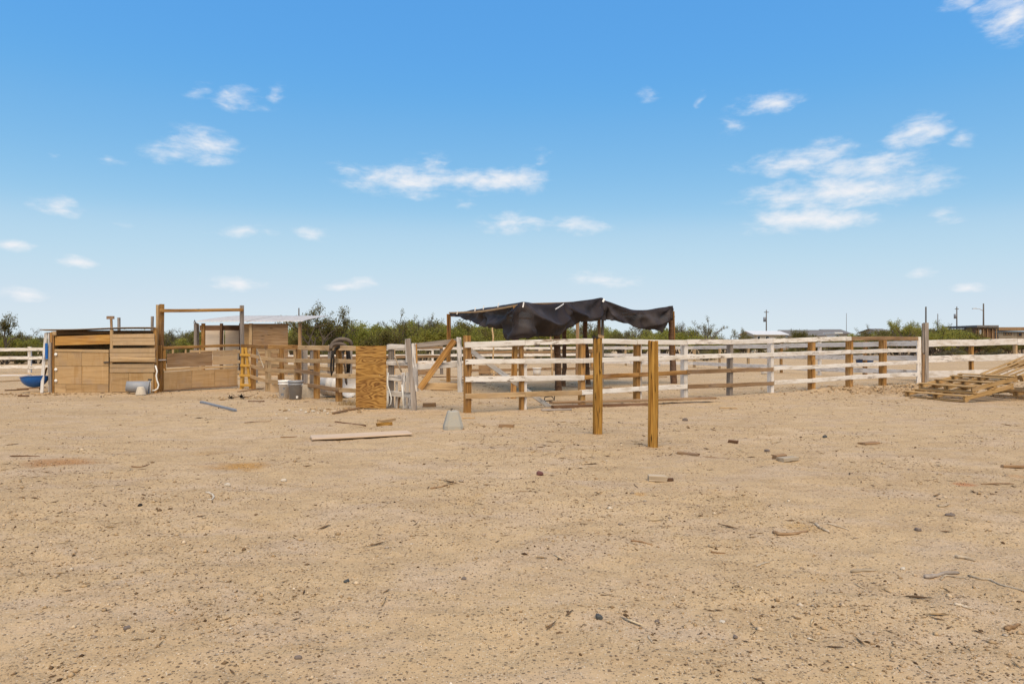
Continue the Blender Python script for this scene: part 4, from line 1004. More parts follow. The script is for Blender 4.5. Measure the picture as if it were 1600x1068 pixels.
def tyre():
    # cut tyre carcass draped over the fence post, with straps hanging from it
    d = LL.depth(530) - .12
    r = thing('tyre_strips', at(530, 600, d), 'dark strips of old tyre and straps draped over a wood fence post', 'tyre')
    def arch(name, x0, x1, yb0, yb1, ytop, rr, dd, mat, squash=.75):
        pts = []
        for i in range(17):
            t = i / 16; a = math.pi * t
            x = x0 + (x1 - x0) * (1 - math.cos(a)) / 2; y = (yb0 * (1 - t) + yb1 * t) - (max(yb0, yb1) - ytop) * math.sin(a) ** squash
            pts.append(at(x, y, dd + .05 * math.sin(a * 2)))
        tube(name, pts, [rr * (.8 + .3 * math.sin(math.pi * i / 16)) for i in range(17)], mat, r, sides=10)
    arch('tread_strip', 516.5, 549.5, 547, 541, 533, .045, d - .02, M_RUBBER)
    arch('tread_strip', 517.5, 541, 545, 544, 537.5, .04, d - .09, M_RUBBER)
    arch('tread_strip', 523, 538, 552, 549, 543.5, .03, d - .10, M_BLACK)
    arch('bead_wire', 518, 546, 541, 540, 527.5, .008, d + .05, M_DKMETAL)
    tube('strap', [at(520, 547, d - .1), at(518, 560, d - .12), at(517, 575, d - .12), at(518, 587, d - .1), at(521, 578, d - .11), at(521.5, 562, d - .13), at(520.5, 549, d - .12)], .022, M_BLACK, r, sides=6)
    tube('strap', [at(535, 548, d - .09), at(536.5, 562, d - .1), at(539.5, 578, d - .09), at(541, 597, d - .06), at(542, 601, d - .05)], [.03, .022, .02, .03, .012], M_RUBBER, r, sides=6)
    tube('strap', [at(543, 545, d + .12), at(545, 562, d + .12), at(544, 582, d + .12)], [.05, .055, .04], M_BLACK, r, sides=6)
tyre()

# ------------------------------------------------------------------ planks and junk on the ground
W_LIGHT = wood('bleached_board', (.36, .25, .16), (.52, .38, .26), (.60, .46, .33), .05, streak=.6, knots=False)
def plank(x0, y0, x1, y1, w, th, mat, label, cat='plank', lift=0.0, name='plank', flat=True):
    a, b = G(x0, y0), G(x1, y1); a.z += th / 2 + lift; b.z += th / 2 + lift
    return tag(beam(name, a, b, w, th, mat, None, rough=.008, warp=.002), label, cat)
plank(486, 686.5, 640, 679.5, .40, .024, W_LIGHT, 'long pale board lying flat on the dirt before the plywood sheet', 'board', .02)
plank(861, 636.5, 1115, 626.5, .22, .045, W_BROWN, 'long weathered plank on the ground in front of the white fence', 'plank', .075)
plank(863, 637.8, 1012, 632.2, .14, .06, W_DARK, 'dark plank lying under the long weathered plank by the white fence', 'plank', 0)
plank(846, 640.5, 893, 640, .12, .03, W_GREY, 'short grey plank end beneath the fence brace', 'plank', .0)
plank(314, 630.2, 368, 641.8, .06, .05, M_GREYPIPE, 'bluish grey square tube lying on the dirt before the stall gate', 'tube', 0, 'square_tube')
plank(520, 646, 586, 634.8, .05, .04, W_BROWN, 'dark pole lying on the dirt at the foot of the plywood sheet', 'pole', 0, 'pole')
plank(524, 660, 571, 666.5, .03, .025, W_DARK, 'thin dark stick lying beyond the long pale board', 'stick', 0, 'stick')
plank(660.5, 635, 681, 635, .10, .09, W_BROWN, 'brown wood block on the dirt between the leaning post and fence end', 'wood block', 0, 'wood_block')
plank(780, 666.5, 803, 666.8, .08, .05, W_BROWN, 'reddish brown wood offcut on the dirt past the grey block', 'wood block', 0, 'wood_block')
plank(592, 660, 615, 657, .10, .045, W_TAN, 'pale tan wood offcut lying behind the yellow offcut', 'wood block', 0, 'wood_block')
plank(588.5, 665.6, 613, 664.4, .07, .05, W_POST, 'yellow wood offcut on the dirt beyond the long pale board', 'wood block', 0, 'wood_block')
plank(1013.5, 752.8, 1041, 753, .09, .055, W_STICK, 'pale wood block lying in the open dirt before the square timber post', 'wood block', 0, 'wood_block')
plank(1043, 753, 1051, 753.6, .05, .03, W_DARK, 'small dark chip at the end of a pale wood block', 'wood chip', 0, 'wood_chip')
plank(1060, 710, 1092, 714.6, .05, .03, W_BROWN, 'slim brown batten near the foot of the square timber post', 'batten', 0, 'batten')
plank(1210, 717.5, 1226, 717, .10, .05, W_BROWN, 'brown wood offcut beside a pale flat offcut in the open dirt', 'wood block', 0, 'wood_block')
plank(1218.5, 723, 1242, 719.5, .10, .045, W_STICK, 'pale flat wood offcut beside a brown one in the open dirt', 'wood block', 0, 'wood_block')
plank(1138, 691, 1153, 692, .06, .04, W_DARK, 'dark wood scrap on the dirt right of the square timber post', 'wood scrap', 0, 'wood_scrap')
plank(1346, 692.5, 1369, 690.5, .12, .025, W_BROWN, 'curled brown bark slab on the dirt before the pallets', 'bark', 0, 'bark_slab')
plank(1566, 731, 1602, 731, .05, .03, W_BROWN, 'brown stick with a block end on open dirt below the pallets', 'stick', 0, 'stick')
plank(29, 619.5, 45, 619.3, .07, .04, W_DARK, 'dark board scrap on the dirt in front of the blue basin', 'wood scrap', 0, 'wood_scrap')
plank(48, 613.8, 78, 613.2, .12, .03, W_TAN, 'tan board on the ground at the corner of the plywood stall', 'board', 0, 'board')
plank(28, 608.6, 70, 606, .10, .03, W_BROWN, 'brown board on the ground beneath the blue basin', 'board', 0, 'board')
plank(8, 611, 44, 609, .05, .03, W_DARK, 'charred pole lying left of the blue basin', 'pole', 0, 'pole')
plank(-40, 598, 33, 594, .14, .05, W_SIDING, 'pale timber lying on the dirt behind the blue basin', 'timber', 0, 'timber')
plank(0, 587, 46, 586.5, .5, .04, W_WHITE2, 'wide pale sheet lying under the white three-rail fence', 'board', 0, 'board')
plank(372, 611.5, 411, 606.5, .06, .03, W_BROWN, 'thin brown board lying in front of the yellow stand', 'board', 0, 'board')
plank(388, 627.5, 412, 628.5, .05, .025, W_DARK, 'dark stick on the dirt before the bare wood fence', 'stick', 0, 'stick')
plank(700, 652, 758, 667.5, .025, .02, W_TAN, 'thin tan lath lying behind the grey concrete block', 'lath', 0, 'lath')
plank(722, 654, 742, 654, .03, .025, W_TAN, 'short tan lath by the fence end post', 'lath', 0, 'lath')
plank(1124, 637, 1152, 637.6, .05, .03, W_TAN, 'short tan stick on the dirt before the white fence posts', 'stick', 0, 'stick')
plank(675, 610.5, 706, 609.5, .2, .08, W_BROWN, 'broken brown boards on the ground behind the plank gate', 'boards', 0, 'broken_board')
def crate(x, d, w, h, dp, label, mat):
    r = thing('wooden_crate', bp(x, d), label, 'crate'); c = bp(x, d)
    for s in (-1, 1):
        for k in range(2):
            z = .03 + h * (.28 + .48 * k)
            beam('board', c + V((-w / 2, s * dp / 2, z)), c + V((w / 2, s * dp / 2, z)), .02, h * .4, mat, r)
            beam('board', c + V((s * (w / 2 - .012), -dp / 2 + .014, z)), c + V((s * (w / 2 - .012), dp / 2 - .014, z)), .02, h * .4, mat, r)
        for q in (-1, 1): beam('corner', c + V((s * (w / 2 - .05), q * (dp / 2 - .035), .0)), c + V((s * (w / 2 - .05), q * (dp / 2 - .035), h)), .04, .04, mat, r)
crate(757, 30, .5, .42, .4, 'brown wooden crate on the dirt left of the low pen fence', W_BROWN)
crate(772, 31, .42, .36, .4, 'tan wooden crate beside the brown crate in the pen', W_TAN)
crate(664, 29.5, .7, .4, .5, 'low wooden feed crate seen through the plank gate', W_BROWN)
tub('pail', bp(839, 30) + V((0, 0, .01)), .15, .19, .32, M_WBUCKET, 'small white pail standing in the pen under the shade structure', 'pail')
tub('pail', bp(1195, 31) + V((0, 0, .01)), .15, .17, .3, M_WBUCKET, 'small white pail on the dirt behind the front fence rails', 'pail')
for k in range(26):
    x, d = rnd.uniform(620, 1060), rnd.uniform(18.5, 32); a = rnd.uniform(-.6, .6); L = rnd.uniform(.3, 1.3); p = bp(x, d); p.z = hz(p) + .02
    tag(beam('board_scrap', p, p + V((math.cos(a) * L, math.sin(a) * L, 0)), rnd.uniform(.05, .14), .035, rnd.choice([W_BROWN, W_TAN, W_DARK, W_GREY])), 'loose board scrap lying on the dirt inside the pens', 'board', 'board scraps in the pens')
# concrete pier block
def pier():
    c = G(708, 671.5)
    r = thing('pier_block', c, 'grey tapered concrete block standing on the open dirt', 'concrete block')
    vs = []; n = 5; a0, a1, h = .155, .085, .285
    pr = [(a0, -.03), (a0 * .98, .05), (a1 * 1.06, h * .93), (a1 * .9, h)]
    me = bpy.data.meshes.new('pier'); m = 16
    for (a, z) in pr:
        for j in range(m):
            q = 2 * math.pi * (j + .5) / m; cx, sy = math.cos(q), math.sin(q); k = (abs(cx) ** 6 + abs(sy) ** 6) ** (1 / 6)
            vs.append((cx / k * a, sy / k * a, z + rnd.uniform(-.004, .004)))
    fs = [(i * m + j, i * m + (j + 1) % m, (i + 1) * m + (j + 1) % m, (i + 1) * m + j) for i in range(3) for j in range(m)] + [tuple(3 * m + j for j in range(m))]
    mesh_obj('block', pymesh('pier', vs, fs), M_CONC, M.Translation(c) @ M.Rotation(R(12), 4, 'Z'), r)
    tube('bracket', [c + V((-.03, -.02, h - .01)), c + V((-.03, -.02, h + .03)), c + V((.0, -.02, h + .03))], .008, M_DKMETAL, r, sides=6)
pier()
def stick(pts, rr, mat, label, cat='stick', group=None, name='dead_branch'):
    P = [G(x, y) for x, y in pts]; n = len(P)
    rr *= .68; rads = [rr * (1.1 - .45 * i / max(1, n - 1)) for i in range(n)]
    # resample with wiggle
    Q, S = [], []
    m = max(5, 3 * n)
    for i in range(m + 1):
        t = i / m; q = crom([tuple(p) for p in P], t); s = np.interp(t * (n - 1), range(n), rads)
        Q.append(V(q) + V((rnd.uniform(-1, 1), rnd.uniform(-1, 1), 0)) * s * .5 + V((0, 0, s * .75))); S.append(float(s) * rnd.uniform(.86, 1.12) * (.55 if i in (0, m) else 1))
    return tag(tube(name, Q, S, mat, None, sides=7), label, cat, group)
stick([(1273, 817), (1284, 824), (1296, 828.5)], .016, W_STICK, 'thick pale curved stick beside a thinner one on open dirt')
stick([(1291, 818), (1306, 821), (1327, 826)], .012, W_STICK, 'thinner pale stick beside the thick curved one on open dirt')
stick([(1331, 891.5), (1350, 889), (1368, 889)], .017, W_STICK, 'short pale stick lying alone below two paired sticks')
stick([(1491, 869), (1508, 872), (1525, 876)], .018, W_STICK, 'stout pale stick above the longest dead branch')
stick([(1443, 899.5), (1460, 898), (1480, 894.5), (1500, 893.5)], .019, W_GREY, 'stout greyish stick beside the longest dead branch')
stick([(1470, 903), (1478, 898), (1495, 901), (1514, 904)], .009, W_STICK, 'thin forked pale twig touching the longest dead branch', name='twig')
stick([(1512, 898), (1530, 904), (1545, 905), (1562, 914), (1600, 926), (1640, 935)], .011, W_STICK, 'longest dead branch, thin and bent, lying on bare dirt')
stick([(1492, 946), (1505, 949), (1519, 953)], .012, W_STICK, 'small pale stick below the longest dead branch')
stick([(1570, 985), (1581, 982), (1593, 976)], .017, W_BROWN, 'rough brown bark stick lying off the end of the longest dead branch')
stick([(1183, 881), (1192, 877), (1202, 873)], .010, W_STICK, 'little pale stick lying diagonal on open dirt')
stick([(1467, 793), (1475, 792), (1482, 788)], .017, W_STICK, 'stubby pale stick near two dark stones')
stick([(1208, 829), (1222, 833), (1240, 832), (1262, 828)], .020, W_BROWN, 'flat curl of brown bark on an ochre patch', 'bark', name='bark_curl')
stick([(985, 842), (1000, 843), (1020, 847)], .010, W_BROWN, 'thin brown stick on bare dirt beyond the scattered leaves')
stick([(1110, 856.5), (1122, 857), (1134, 857)], .010, W_BROWN, 'straight brown stick lying in a yellowish patch')
stick([(1012, 992), (1016, 999), (1020, 1006)], .008, W_STICK, 'pale forked twig near a dark bluish stone', 'twig', name='twig')
stick([(673, 763), (685, 760), (700, 757)], .014, W_BROWN, 'brown bark sliver on open dirt before the concrete block')
stick([(830, 709), (836, 707), (842, 704)], .014, W_TAN, 'short tan stick between the concrete block and the timber posts')
stick([(322, 770), (330, 772), (334, 776), (330, 780), (324, 780)], .014, M_PALESTONE, 'white curved bone-like piece lying on the dirt', 'bone', name='bone')
stick([(1098, 714.8), (1120, 716), (1140, 719)], .006, W_BROWN, 'fine twig right of the slim brown batten', 'twig', name='twig')
stick([(1533, 757), (1560, 756), (1585, 757)], .010, W_BROWN, 'thin brown stick beside a rusty stain on the dirt')
stick([(382, 660), (400, 658), (424, 656.5)], .012, W_BROWN, 'long thin brown stick lying between the square tube and the pale board')
stick([(15, 714), (40, 713), (62, 714)], .012, W_DARK, 'dark stick lying past an ochre patch of dug sand')
stick([(205, 727), (220, 728), (234, 724)], .012, W_BROWN, 'brown stick between two ochre patches of dug sand')
stick([(438, 683), (452, 682.5), (465, 682)], .014, W_BROWN, 'brown stick at the end of the long pale board')
# stones
def stone(x, y, px, mat, label, group=None, flat=.65):
    c = G(x, y); s = px * c.y / F / 2; bm = bmesh.new(); bmesh.ops.create_icosphere(bm, subdivisions=2, radius=1)
    ph = rnd.uniform(0, 9)
    for v in bm.verts:
        k = 1 + .22 * math.sin(3.1 * v.co.x + ph) * math.cos(2.7 * v.co.y + ph * 2) + rnd.uniform(-.09, .09); v.co = V((v.co.x * k * s, v.co.y * k * s * .85, v.co.z * k * s * flat))
    me = bpy.data.meshes.new('stone'); bm.to_mesh(me); bm.free()
    return tag(mesh_obj('stone', me, mat, M.Translation(c + V((0, 0, s * flat * .55))) @ M.Rotation(ph, 4, 'Z'), None, False), label, 'stone', group)
stone(843.5, 742, 13, M_REDSTONE, 'reddish brown stone alone in the open dirt')
stone(219, 788.5, 8, M_BLACK, 'small round black stone on the dirt')
stone(541.5, 906, 9.5, M_BLUESTONE, 'small dark stone alone on bare dirt')
stone(935.5, 964, 14, M_BLUESTONE, 'dark bluish rounded stone, largest of the dark stones')
stone(1027, 966, 9, M_STONE, 'brown stone near the pale forked twig')
stone(355, 757, 10, M_PALESTONE, 'whitish stone near an ochre patch of dug sand')
stone(443.5, 751, 9, M_PALESTONE, 'whitish stone lying beyond the ochre patches')
stone(1485, 805, 14, M_STONE, 'flat grey-brown stone near the stubby pale stick', flat=.4)
stone(1434, 826, 10, M_STONE, 'roundish grey-brown stone below the stubby pale stick')
stone(1198.5, 704.5, 9, M_STONE, 'dark stone beyond the paired wood offcuts')
stone(1288.5, 682, 8, M_BLUESTONE, 'small dark stone on the dirt before the churned bank')
stone(725, 905, 9, M_STONE, 'brownish stone among dirt crumbs', flat=.5)
stone(466, 1028, 12, M_STONE, 'brown stone close to small dark clods', flat=.55)
stone(198, 979, 11, M_STONE, 'flattish brown stone on gritty dirt', flat=.45)
stone(1411, 886, 9, M_PALESTONE, 'small cream stone between pale sticks')
stone(1129, 970, 10, M_PALESTONE, 'flat cream stone on gritty dirt', flat=.4)
stone(1149, 994, 9, M_STONE, 'grey-brown stone near a flat cream stone')
stone(1070.5, 656.5, 9, M_STONE, 'lumpy brown stone before the white fence')
for x, y, s in [(452, 641, 7), (462, 643, 6), (470, 640.5, 7), (478, 644, 6), (489, 642.5, 7), (497, 645, 6), (507, 641, 8), (447, 654, 8), (432, 646, 6), (512, 646, 5)]:
    stone(x, y, s * rnd.uniform(.55, 1.0), M_PALESTONE, 'pale stone in the loose row of stones before the bare wood fence', 'pale stones before the wood fence')
# rough black cones (dried plant heads) by the square tube
for x, y, nm in [(361, 623, 'spiky black dried plant head with a stem, beyond the square tube'), (376.5, 623, 'compact black dried plant head beside the spiky one')]:
    c = G(x, y); r = thing('dry_plant_head', c, nm, 'dry plant')
    bm = bmesh.new()
    for k in range(26):
        a, e = rnd.uniform(0, 6.28), rnd.uniform(-.1, 1.3); v = V((math.cos(a) * math.cos(e), math.sin(a) * math.cos(e), math.sin(e))) * rnd.uniform(.07, .13)
        w = v.cross(Z3).normalized() * .018; b = [bm.verts.new(q) for q in (w, -w, v * .6 - w * .8 + V((0, 0, .01)), v, v * .6 + w * .8)]
        bm.faces.new((b[0], b[1], b[2], b[3], b[4]))
    me = bpy.data.meshes.new('spikes'); bm.to_mesh(me); bm.free(); mesh_obj('spikes', me, M_BLACK, M.Translation(c + V((0, 0, .02))), r)
    tube('stem', [c + V((0, 0, .03)), c + V((.16, .05, .05)), c + V((.33, .02, .10))], [.012, .009, .005], W_DARK, r, sides=6)
# twisted wire frame by the planks
def wire():
    c = G(858, 626); r = thing('wire_frame', c, 'small bent black metal frame behind the fence by the planks', 'metal frame')
    tube('hoop', [c + V((-.12, 0, .0)), c + V((-.10, 0, .10)), c + V((.06, .02, .12)), c + V((.13, .02, .03)), c + V((.02, 0, .015)), c + V((-.12, 0, .01))], .014, M_BLACK, r, sides=6)
    tube('prong', [c + V((.12, .01, .02)), c + V((.15, .0, .22)), c + V((.19, 0, .25))], .011, M_BLACK, r, sides=6)
wire()

# ------------------------------------------------------------------ pallets
def pallet(name, C, e1, e2, label, n_deck=6, group=None, a=1.6, b=1.55, skip=()):
    """C: lower front corner; e1 along the deck boards, e2 along the stringers"""
    e1 = e1.normalized(); e2 = (e2 - e1 * e2.dot(e1)).normalized(); up = e2.cross(e1)
    if up.z < 0: up = -up
    r = thing(name, C, label, 'pallet', group)
    hs = .10; th = .022
    for t in (.02, .5, .98):
        s = C + e1 * (a * t) + up * (th + hs / 2); beam('stringer', s, s + e2 * b, .042, hs, W_PALLET, r, up=up, warp=.002)
    for i in range(n_deck):
        if i in skip: continue
        w = .115; s = C + e2 * (w / 2 + (b - w) * i / (n_deck - 1)) + up * (th + hs + th / 2 + .002)
        s = s + e1 * rnd.uniform(-.012, .012); beam('deck_board', s, s + e1 * a, w * rnd.uniform(.85, 1.05), th, W_PALLET, r, up=up, warp=.002, rough=.006)
    for i in (0, 1, 2):
        w = .11; s = C + e2 * (w / 2 + (b - w) * i / 2) + up * (th / 2 - .002); beam('bottom_board', s, s + e1 * a, w, th, W_PALLET, r, up=up, warp=.002)
    return r, up, th * 2 + hs
C = V((10.53, 15.85, .012)); e1 = V((-.30, .955, 0)); e2 = V((1.46, .46, .27))
_, up, hh = pallet('pallet', C, e1, e2, 'lowest wooden pallet lying tilted on the dirt, whole front edge exposed', a=1.66, b=1.58, skip=(2, 4))
C2 = C + up * (hh + .006) + e2.normalized() * .34 + e1.normalized() * .06
pallet('pallet', C2, e1 + V((.02, .01, 0)), e2, 'second wooden pallet stacked askew on the lowest one', a=1.5, b=1.42, skip=(1, 3))
C3 = V((12.55, 16.15, .06)); pallet('pallet', C3, V((-.2, 1, 0)), V((1.4, .3, .05)), 'dark wooden pallet under the raised end of the stacked ones', a=1.5, b=1.5)
C4 = V((12.25, 16.35, .47)); pallet('pallet', C4, V((1.2, .10, .46)), V((-.08, 1, .0)), 'slanting wooden pallet resting atop the pile with closely set boards', 6, a=1.6, b=1.3)
# ------------------------------------------------------------------ desert vegetation
LEAF = island_mat('desert_leaf', [(0, (.13, .135, .022)), (.35, (.265, .255, .045)), (.7, (.37, .34, .07)), (1, (.48, .42, .15))], .75, .25, .55)
LEAF_D = island_mat('olive_leaf', [(0, (.07, .06, .016)), (.4, (.16, .135, .035)), (.8, (.245, .205, .06)), (1, (.33, .27, .11))], .8, .3, .45)
LEAF_P = island_mat('pale_leaf', [(0, (.060, .055, .028)), (.4, (.13, .115, .06)), (.8, (.21, .185, .11)), (1, (.32, .28, .18))], .8, .3, .25)
def leaves_mesh(rs, centres, radii, n_per, size):
    n = len(centres) * n_per
    c = np.repeat(centres, n_per, 0); rad = np.repeat(radii, n_per)[:, None]
    g = rs.normal(0, .5, (n, 3)); g /= np.maximum(1, np.linalg.norm(g, axis=1) / 1.15)[:, None]
    p = c + g * rad * np.array([1, 1, .75])
    p[:, 2] = np.maximum(p[:, 2], .04)
    a = rs.normal(0, 1, (n, 3)); a[:, 2] += .5; a /= np.linalg.norm(a, axis=1)[:, None]
    b = rs.normal(0, 1, (n, 3)); b -= a * (a * b).sum(1)[:, None]; b /= np.linalg.norm(b, axis=1)[:, None]
    s = size * rs.uniform(.55, 1.35, (n, 1))
    v = np.stack([p - a * s, p + b * s * .42, p + a * s, p - b * s * .42], 1).reshape(-1, 3)
    me = bpy.data.meshes.new('leaves'); me.vertices.add(n * 4); me.vertices.foreach_set('co', v.ravel())
    me.loops.add(n * 4); me.loops.foreach_set('vertex_index', np.arange(n * 4)); me.polygons.add(n); me.polygons.foreach_set('loop_start', np.arange(n) * 4)
    me.update(calc_edges=True); return me
def grow(seed, H, Wd, stems, levels, spread, clump_r, n_per, leaf, lo=.25, droop=.0):
    """branching skeleton, leaf clumps along the outer shoots; returns trunk mesh and leaf mesh"""
    rs = np.random.RandomState(seed); rr = random.Random(seed)
    vs, fs, cen, rad = [], [], [], []
    def seg(p, q, r0, r1):
        m = (p + q) / 2 + V((rr.uniform(-1, 1), rr.uniform(-1, 1), rr.uniform(-.5, 1))) * (q - p).length * .10
        a, b = tube_mesh([p, m, q], [r0, (r0 + r1) / 2, r1], 5, False); k = len(vs); vs.extend(a); fs.extend([tuple(i + k for i in f) for f in b])
    def branch(p, d, L, r, lev):
        q = p + d * L
        q.z = max(q.z, .1)
        seg(p, q, r, r * .6)
        if lev <= 1:
            for t in ((.35, .7, 1.0) if lev == 0 else (.75,)):
                c = p.lerp(q, t)
                if c.z > lo * H * rr.uniform(.3, 1): cen.append(tuple(c)); rad.append(clump_r * rr.uniform(.6, 1.35))
        if lev > 0:
            for _ in range(rr.choice((2, 3, 3))):
                e = (d + V((rr.gauss(0, 1), rr.gauss(0, 1), rr.gauss(.15, .6) - droop)) * spread).normalized()
                branch(q, e, L * rr.uniform(.55, .85), r * .58, lev - 1)
    L0 = H * .34
    for _ in range(stems):
        a = rr.uniform(0, 6.28); tilt = rr.uniform(.1, .75) * Wd / H
        d = V((math.cos(a) * tilt, math.sin(a) * tilt, 1)).normalized()
        branch(V((math.cos(a) * .12, math.sin(a) * .12, -.1)), d, L0 * rr.uniform(.7, 1.1), .018 * H * rr.uniform(.8, 1.2) + .012, levels)
    cen = np.array(cen); top = np.percentile(cen[:, 2], 98.5); cen *= 1; k = (H - clump_r * .4) / top
    lm = leaves_mesh(rs, cen * k, np.array(rad), n_per, leaf)
    tv = [V(v) * k for v in vs]
    return pymesh('trunk', tv, fs), lm
VAR = {}
def variants():
    VAR['bush'] = [grow(100 + i, 3.0, 3.4, 6, 2, .62, .42, 34, .075, .05) for i in range(5)]
    VAR['scrub'] = [grow(200 + i, 1.6, 2.6, 7, 2, .70, .30, 30, .055, .0) for i in range(4)]
    VAR['tree'] = [grow(300 + i, 4.2, 4.6, 4, 3, .55, .34, 20, .07, .25) for i in range(4)]
    VAR['airy'] = [grow(400 + i, 3.6, 3.6, 4, 3, .5, .24, 8, .055, .25) for i in range(4)]
variants()
CNT = {}
def plant(kind, x, d, ytop, mat, label, group, cat='shrub', name='desert_shrub', wide=1.0, i=None):
    tm, lm = VAR[kind][i if i is not None else rnd.randrange(len(VAR[kind]))]
    base = {'bush': 3.0, 'scrub': 1.6, 'tree': 4.2, 'airy': 3.6}[kind]
    H = CH - (ytop - HY) * d / F; s = max(.25, H / base)
    X = (x - CX) * d / F; z = hz((X, d))
    W = M.Translation((X, d, z)) @ M.Rotation(rnd.uniform(0, 6.28), 4, 'Z')
    r = bpy.data.objects.new(name, None); put(r, W); tag(r, label, cat, group)
    S = M.Diagonal((s * wide, s * wide, s, 1))
    key = (lm.name, mat.name)
    if key not in CNT:
        c = lm.copy(); c.materials.append(mat); CNT[key] = c
    mesh_obj('trunk', tm, M_BARK, W @ S, r); mesh_obj('crown', CNT[key], None, W @ S, r)
prof_x = [-250, 0, 70, 250, 300, 470, 520, 560, 600, 640, 700, 800, 900, 1000, 1060, 1110, 1130, 1180, 1240, 1300, 1340, 1400, 1440, 1500, 1530, 1600, 1900]
prof_y = [512, 518, 520, 518, 516, 510, 504, 502, 504, 502, 501, 504, 508, 511, 512, 521, 527, 528, 524, 526, 519, 511, 511, 516, 523, 529, 520]
def thicket():
    rows = [(56, 34, -1), (63, 31, 0), (72, 29, 1)]
    zones = [(-300, 300, 'green desert shrub in the thicket behind the plywood stall', 'shrubs behind the stall'),
             (300, 700, 'green desert shrub in the thicket behind the bare wood fence', 'shrubs behind the wood fence'),
             (700, 1125, 'green desert shrub in the thicket behind the shade structure', 'shrubs behind the shade structure')]
    for d0, step, k in rows:
        x = -240 + k * 9
        while x < 1120:
            d = d0 + rnd.uniform(-3, 3) + (8 if x > 760 else 0)
            y = np.interp(x, prof_x, prof_y) + rnd.uniform(-1.5, 9) + (6 if k < 0 else 0)
            z = [q for q in zones if q[0] <= x < q[1]][0]
            g = rnd.random() < .76; plant('bush', x, d, y, LEAF if g else LEAF_D, z[2] if g else z[2].replace('green desert', 'olive-brown desert'), z[3] if g else 'browner ' + z[3])
            x += step * rnd.uniform(.75, 1.25)
    # right: further, lower and browner
    for d0, step, k in [(86, 17, 0), (97, 16, 1), (112, 18, 2)]:
        x = 1112 + k * 6
        while x < 1800:
            y = np.interp(x, prof_x, prof_y) + rnd.uniform(1, 8); d = d0 + rnd.uniform(-4, 4)
            if 1520 < x: y = max(y, 533)
            g = rnd.random() < .3; plant('bush', x, d, y, LEAF if g else LEAF_D, 'low %s shrub in the brush line toward the far houses' % ('bright green' if g else 'olive-brown'), '%s brush by the far houses' % ('green' if g else 'brown'), wide=1.35)
            x += step * rnd.uniform(.8, 1.3)
    # low dry scrub at the foot of the thicket
    for k in range(70):
        x = rnd.uniform(-230, 1120); d = rnd.uniform(46, 56) + (10 if x > 760 else 0)
        plant('scrub', x, d, CH and HY + (CH - rnd.uniform(.6, 1.3)) * F / d, *[(LEAF_D, 'low dark scrub bush at the foot of the green thicket', 'dark scrub at the foot of the thicket'), (LEAF_P, 'low pale dry scrub bush at the foot of the green thicket', 'pale scrub at the foot of the thicket')][rnd.random() < .4], wide=1.15)
    for k in range(34):
        x = rnd.uniform(1120, 1760); d = rnd.uniform(68, 84)
        plant('scrub', x, d, HY + (CH - rnd.uniform(.5, 1.1)) * F / d, *[(LEAF_D, 'low dark scrub bush on the open dirt toward the far houses', 'dark scrub toward the far houses'), (LEAF_P, 'low pale dry scrub bush on the open dirt toward the far houses', 'pale scrub toward the far houses')][rnd.random() < .4], wide=1.2)
thicket()
for x, d, y, kd, mt, w, lb in [
    (12, 50, 491, 'tree', LEAF_D, .75, 'tall olive mesquite tree rising over the white three-rail fence'),
    (-60, 52, 497, 'tree', LEAF_D, 1, 'broad olive tree beyond the white three-rail fence'),
    (48, 56, 515, 'airy', LEAF_P, 1, 'thin pale leafed shrub beside the tall olive mesquite'),
    (262, 54, 516, 'airy', LEAF_P, .8, 'dry pale bush showing under the tall timber frame'),
    (286, 56, 514, 'airy', LEAF_D, .8, 'thin dark bush beside the tin-roofed shelter'),
    (500, 52, 478, 'tree', LEAF_D, .95, 'tallest open-crowned mesquite with dark clumps right of the tin-roofed shelter'),
    (535, 55, 496, 'airy', LEAF_D, .9, 'thin-crowned mesquite next to the tallest open-crowned one'),
    (566, 57, 500, 'airy', LEAF, .8, 'wispy green mesquite topping the thicket behind the plywood sheet'),
    (634, 56, 487, 'airy', LEAF_D, .7, 'slender bare-branched mesquite standing above the thicket over the leaning grey post'),
    (664, 58, 497, 'airy', LEAF_P, .7, 'thin pale mesquite above the plank gate'),
    (682, 58, 493, 'airy', LEAF_D, .5, 'narrow spiky mesquite next to the shade structure'),
    (926, 66, 502, 'airy', LEAF_D, .7, 'wispy mesquite seen under the shade cloth between its posts'),
    (985, 64, 506, 'airy', LEAF_P, 1, 'pale twiggy mesquite seen under the shade cloth end'),
    (1062, 66, 505, 'airy', LEAF_P, .8, 'pale twiggy mesquite just past the shade structure'),
    (1097, 64, 497, 'airy', LEAF_D, .75, 'taller twiggy mesquite standing clear past the shade structure'),
    (1158, 84, 515, 'tree', LEAF_D, .8, 'dense dark round bush before the far pale-roofed house'),
    (1244, 88, 515.5, 'bush', LEAF_D, 1, 'dark rounded bush in front of the far grey roof'),
    (1348, 84, 509, 'airy', LEAF_D, .8, 'bare-branched bush left of the bright green far tree'),
    (1408, 80, 500, 'tree', LEAF, .8, 'bright green far tree beside the tall grey corner post'),
    (1428, 82, 503, 'tree', LEAF, .7, 'green far tree directly behind the tall grey corner post'),
    (1476, 86, 502, 'airy', LEAF_D, .75, 'open-branched far tree right of the tall grey corner post'),
    (1462, 80, 508, 'bush', LEAF, .9, 'rounded olive tree behind the weathered three-rail fence'),
    (1512, 88, 512, 'airy', LEAF_D, .7, 'thin bush beside the far brown wooden building')]:
    plant(kd, x, d, y, mt, lb, None, 'tree', 'mesquite_tree', w)
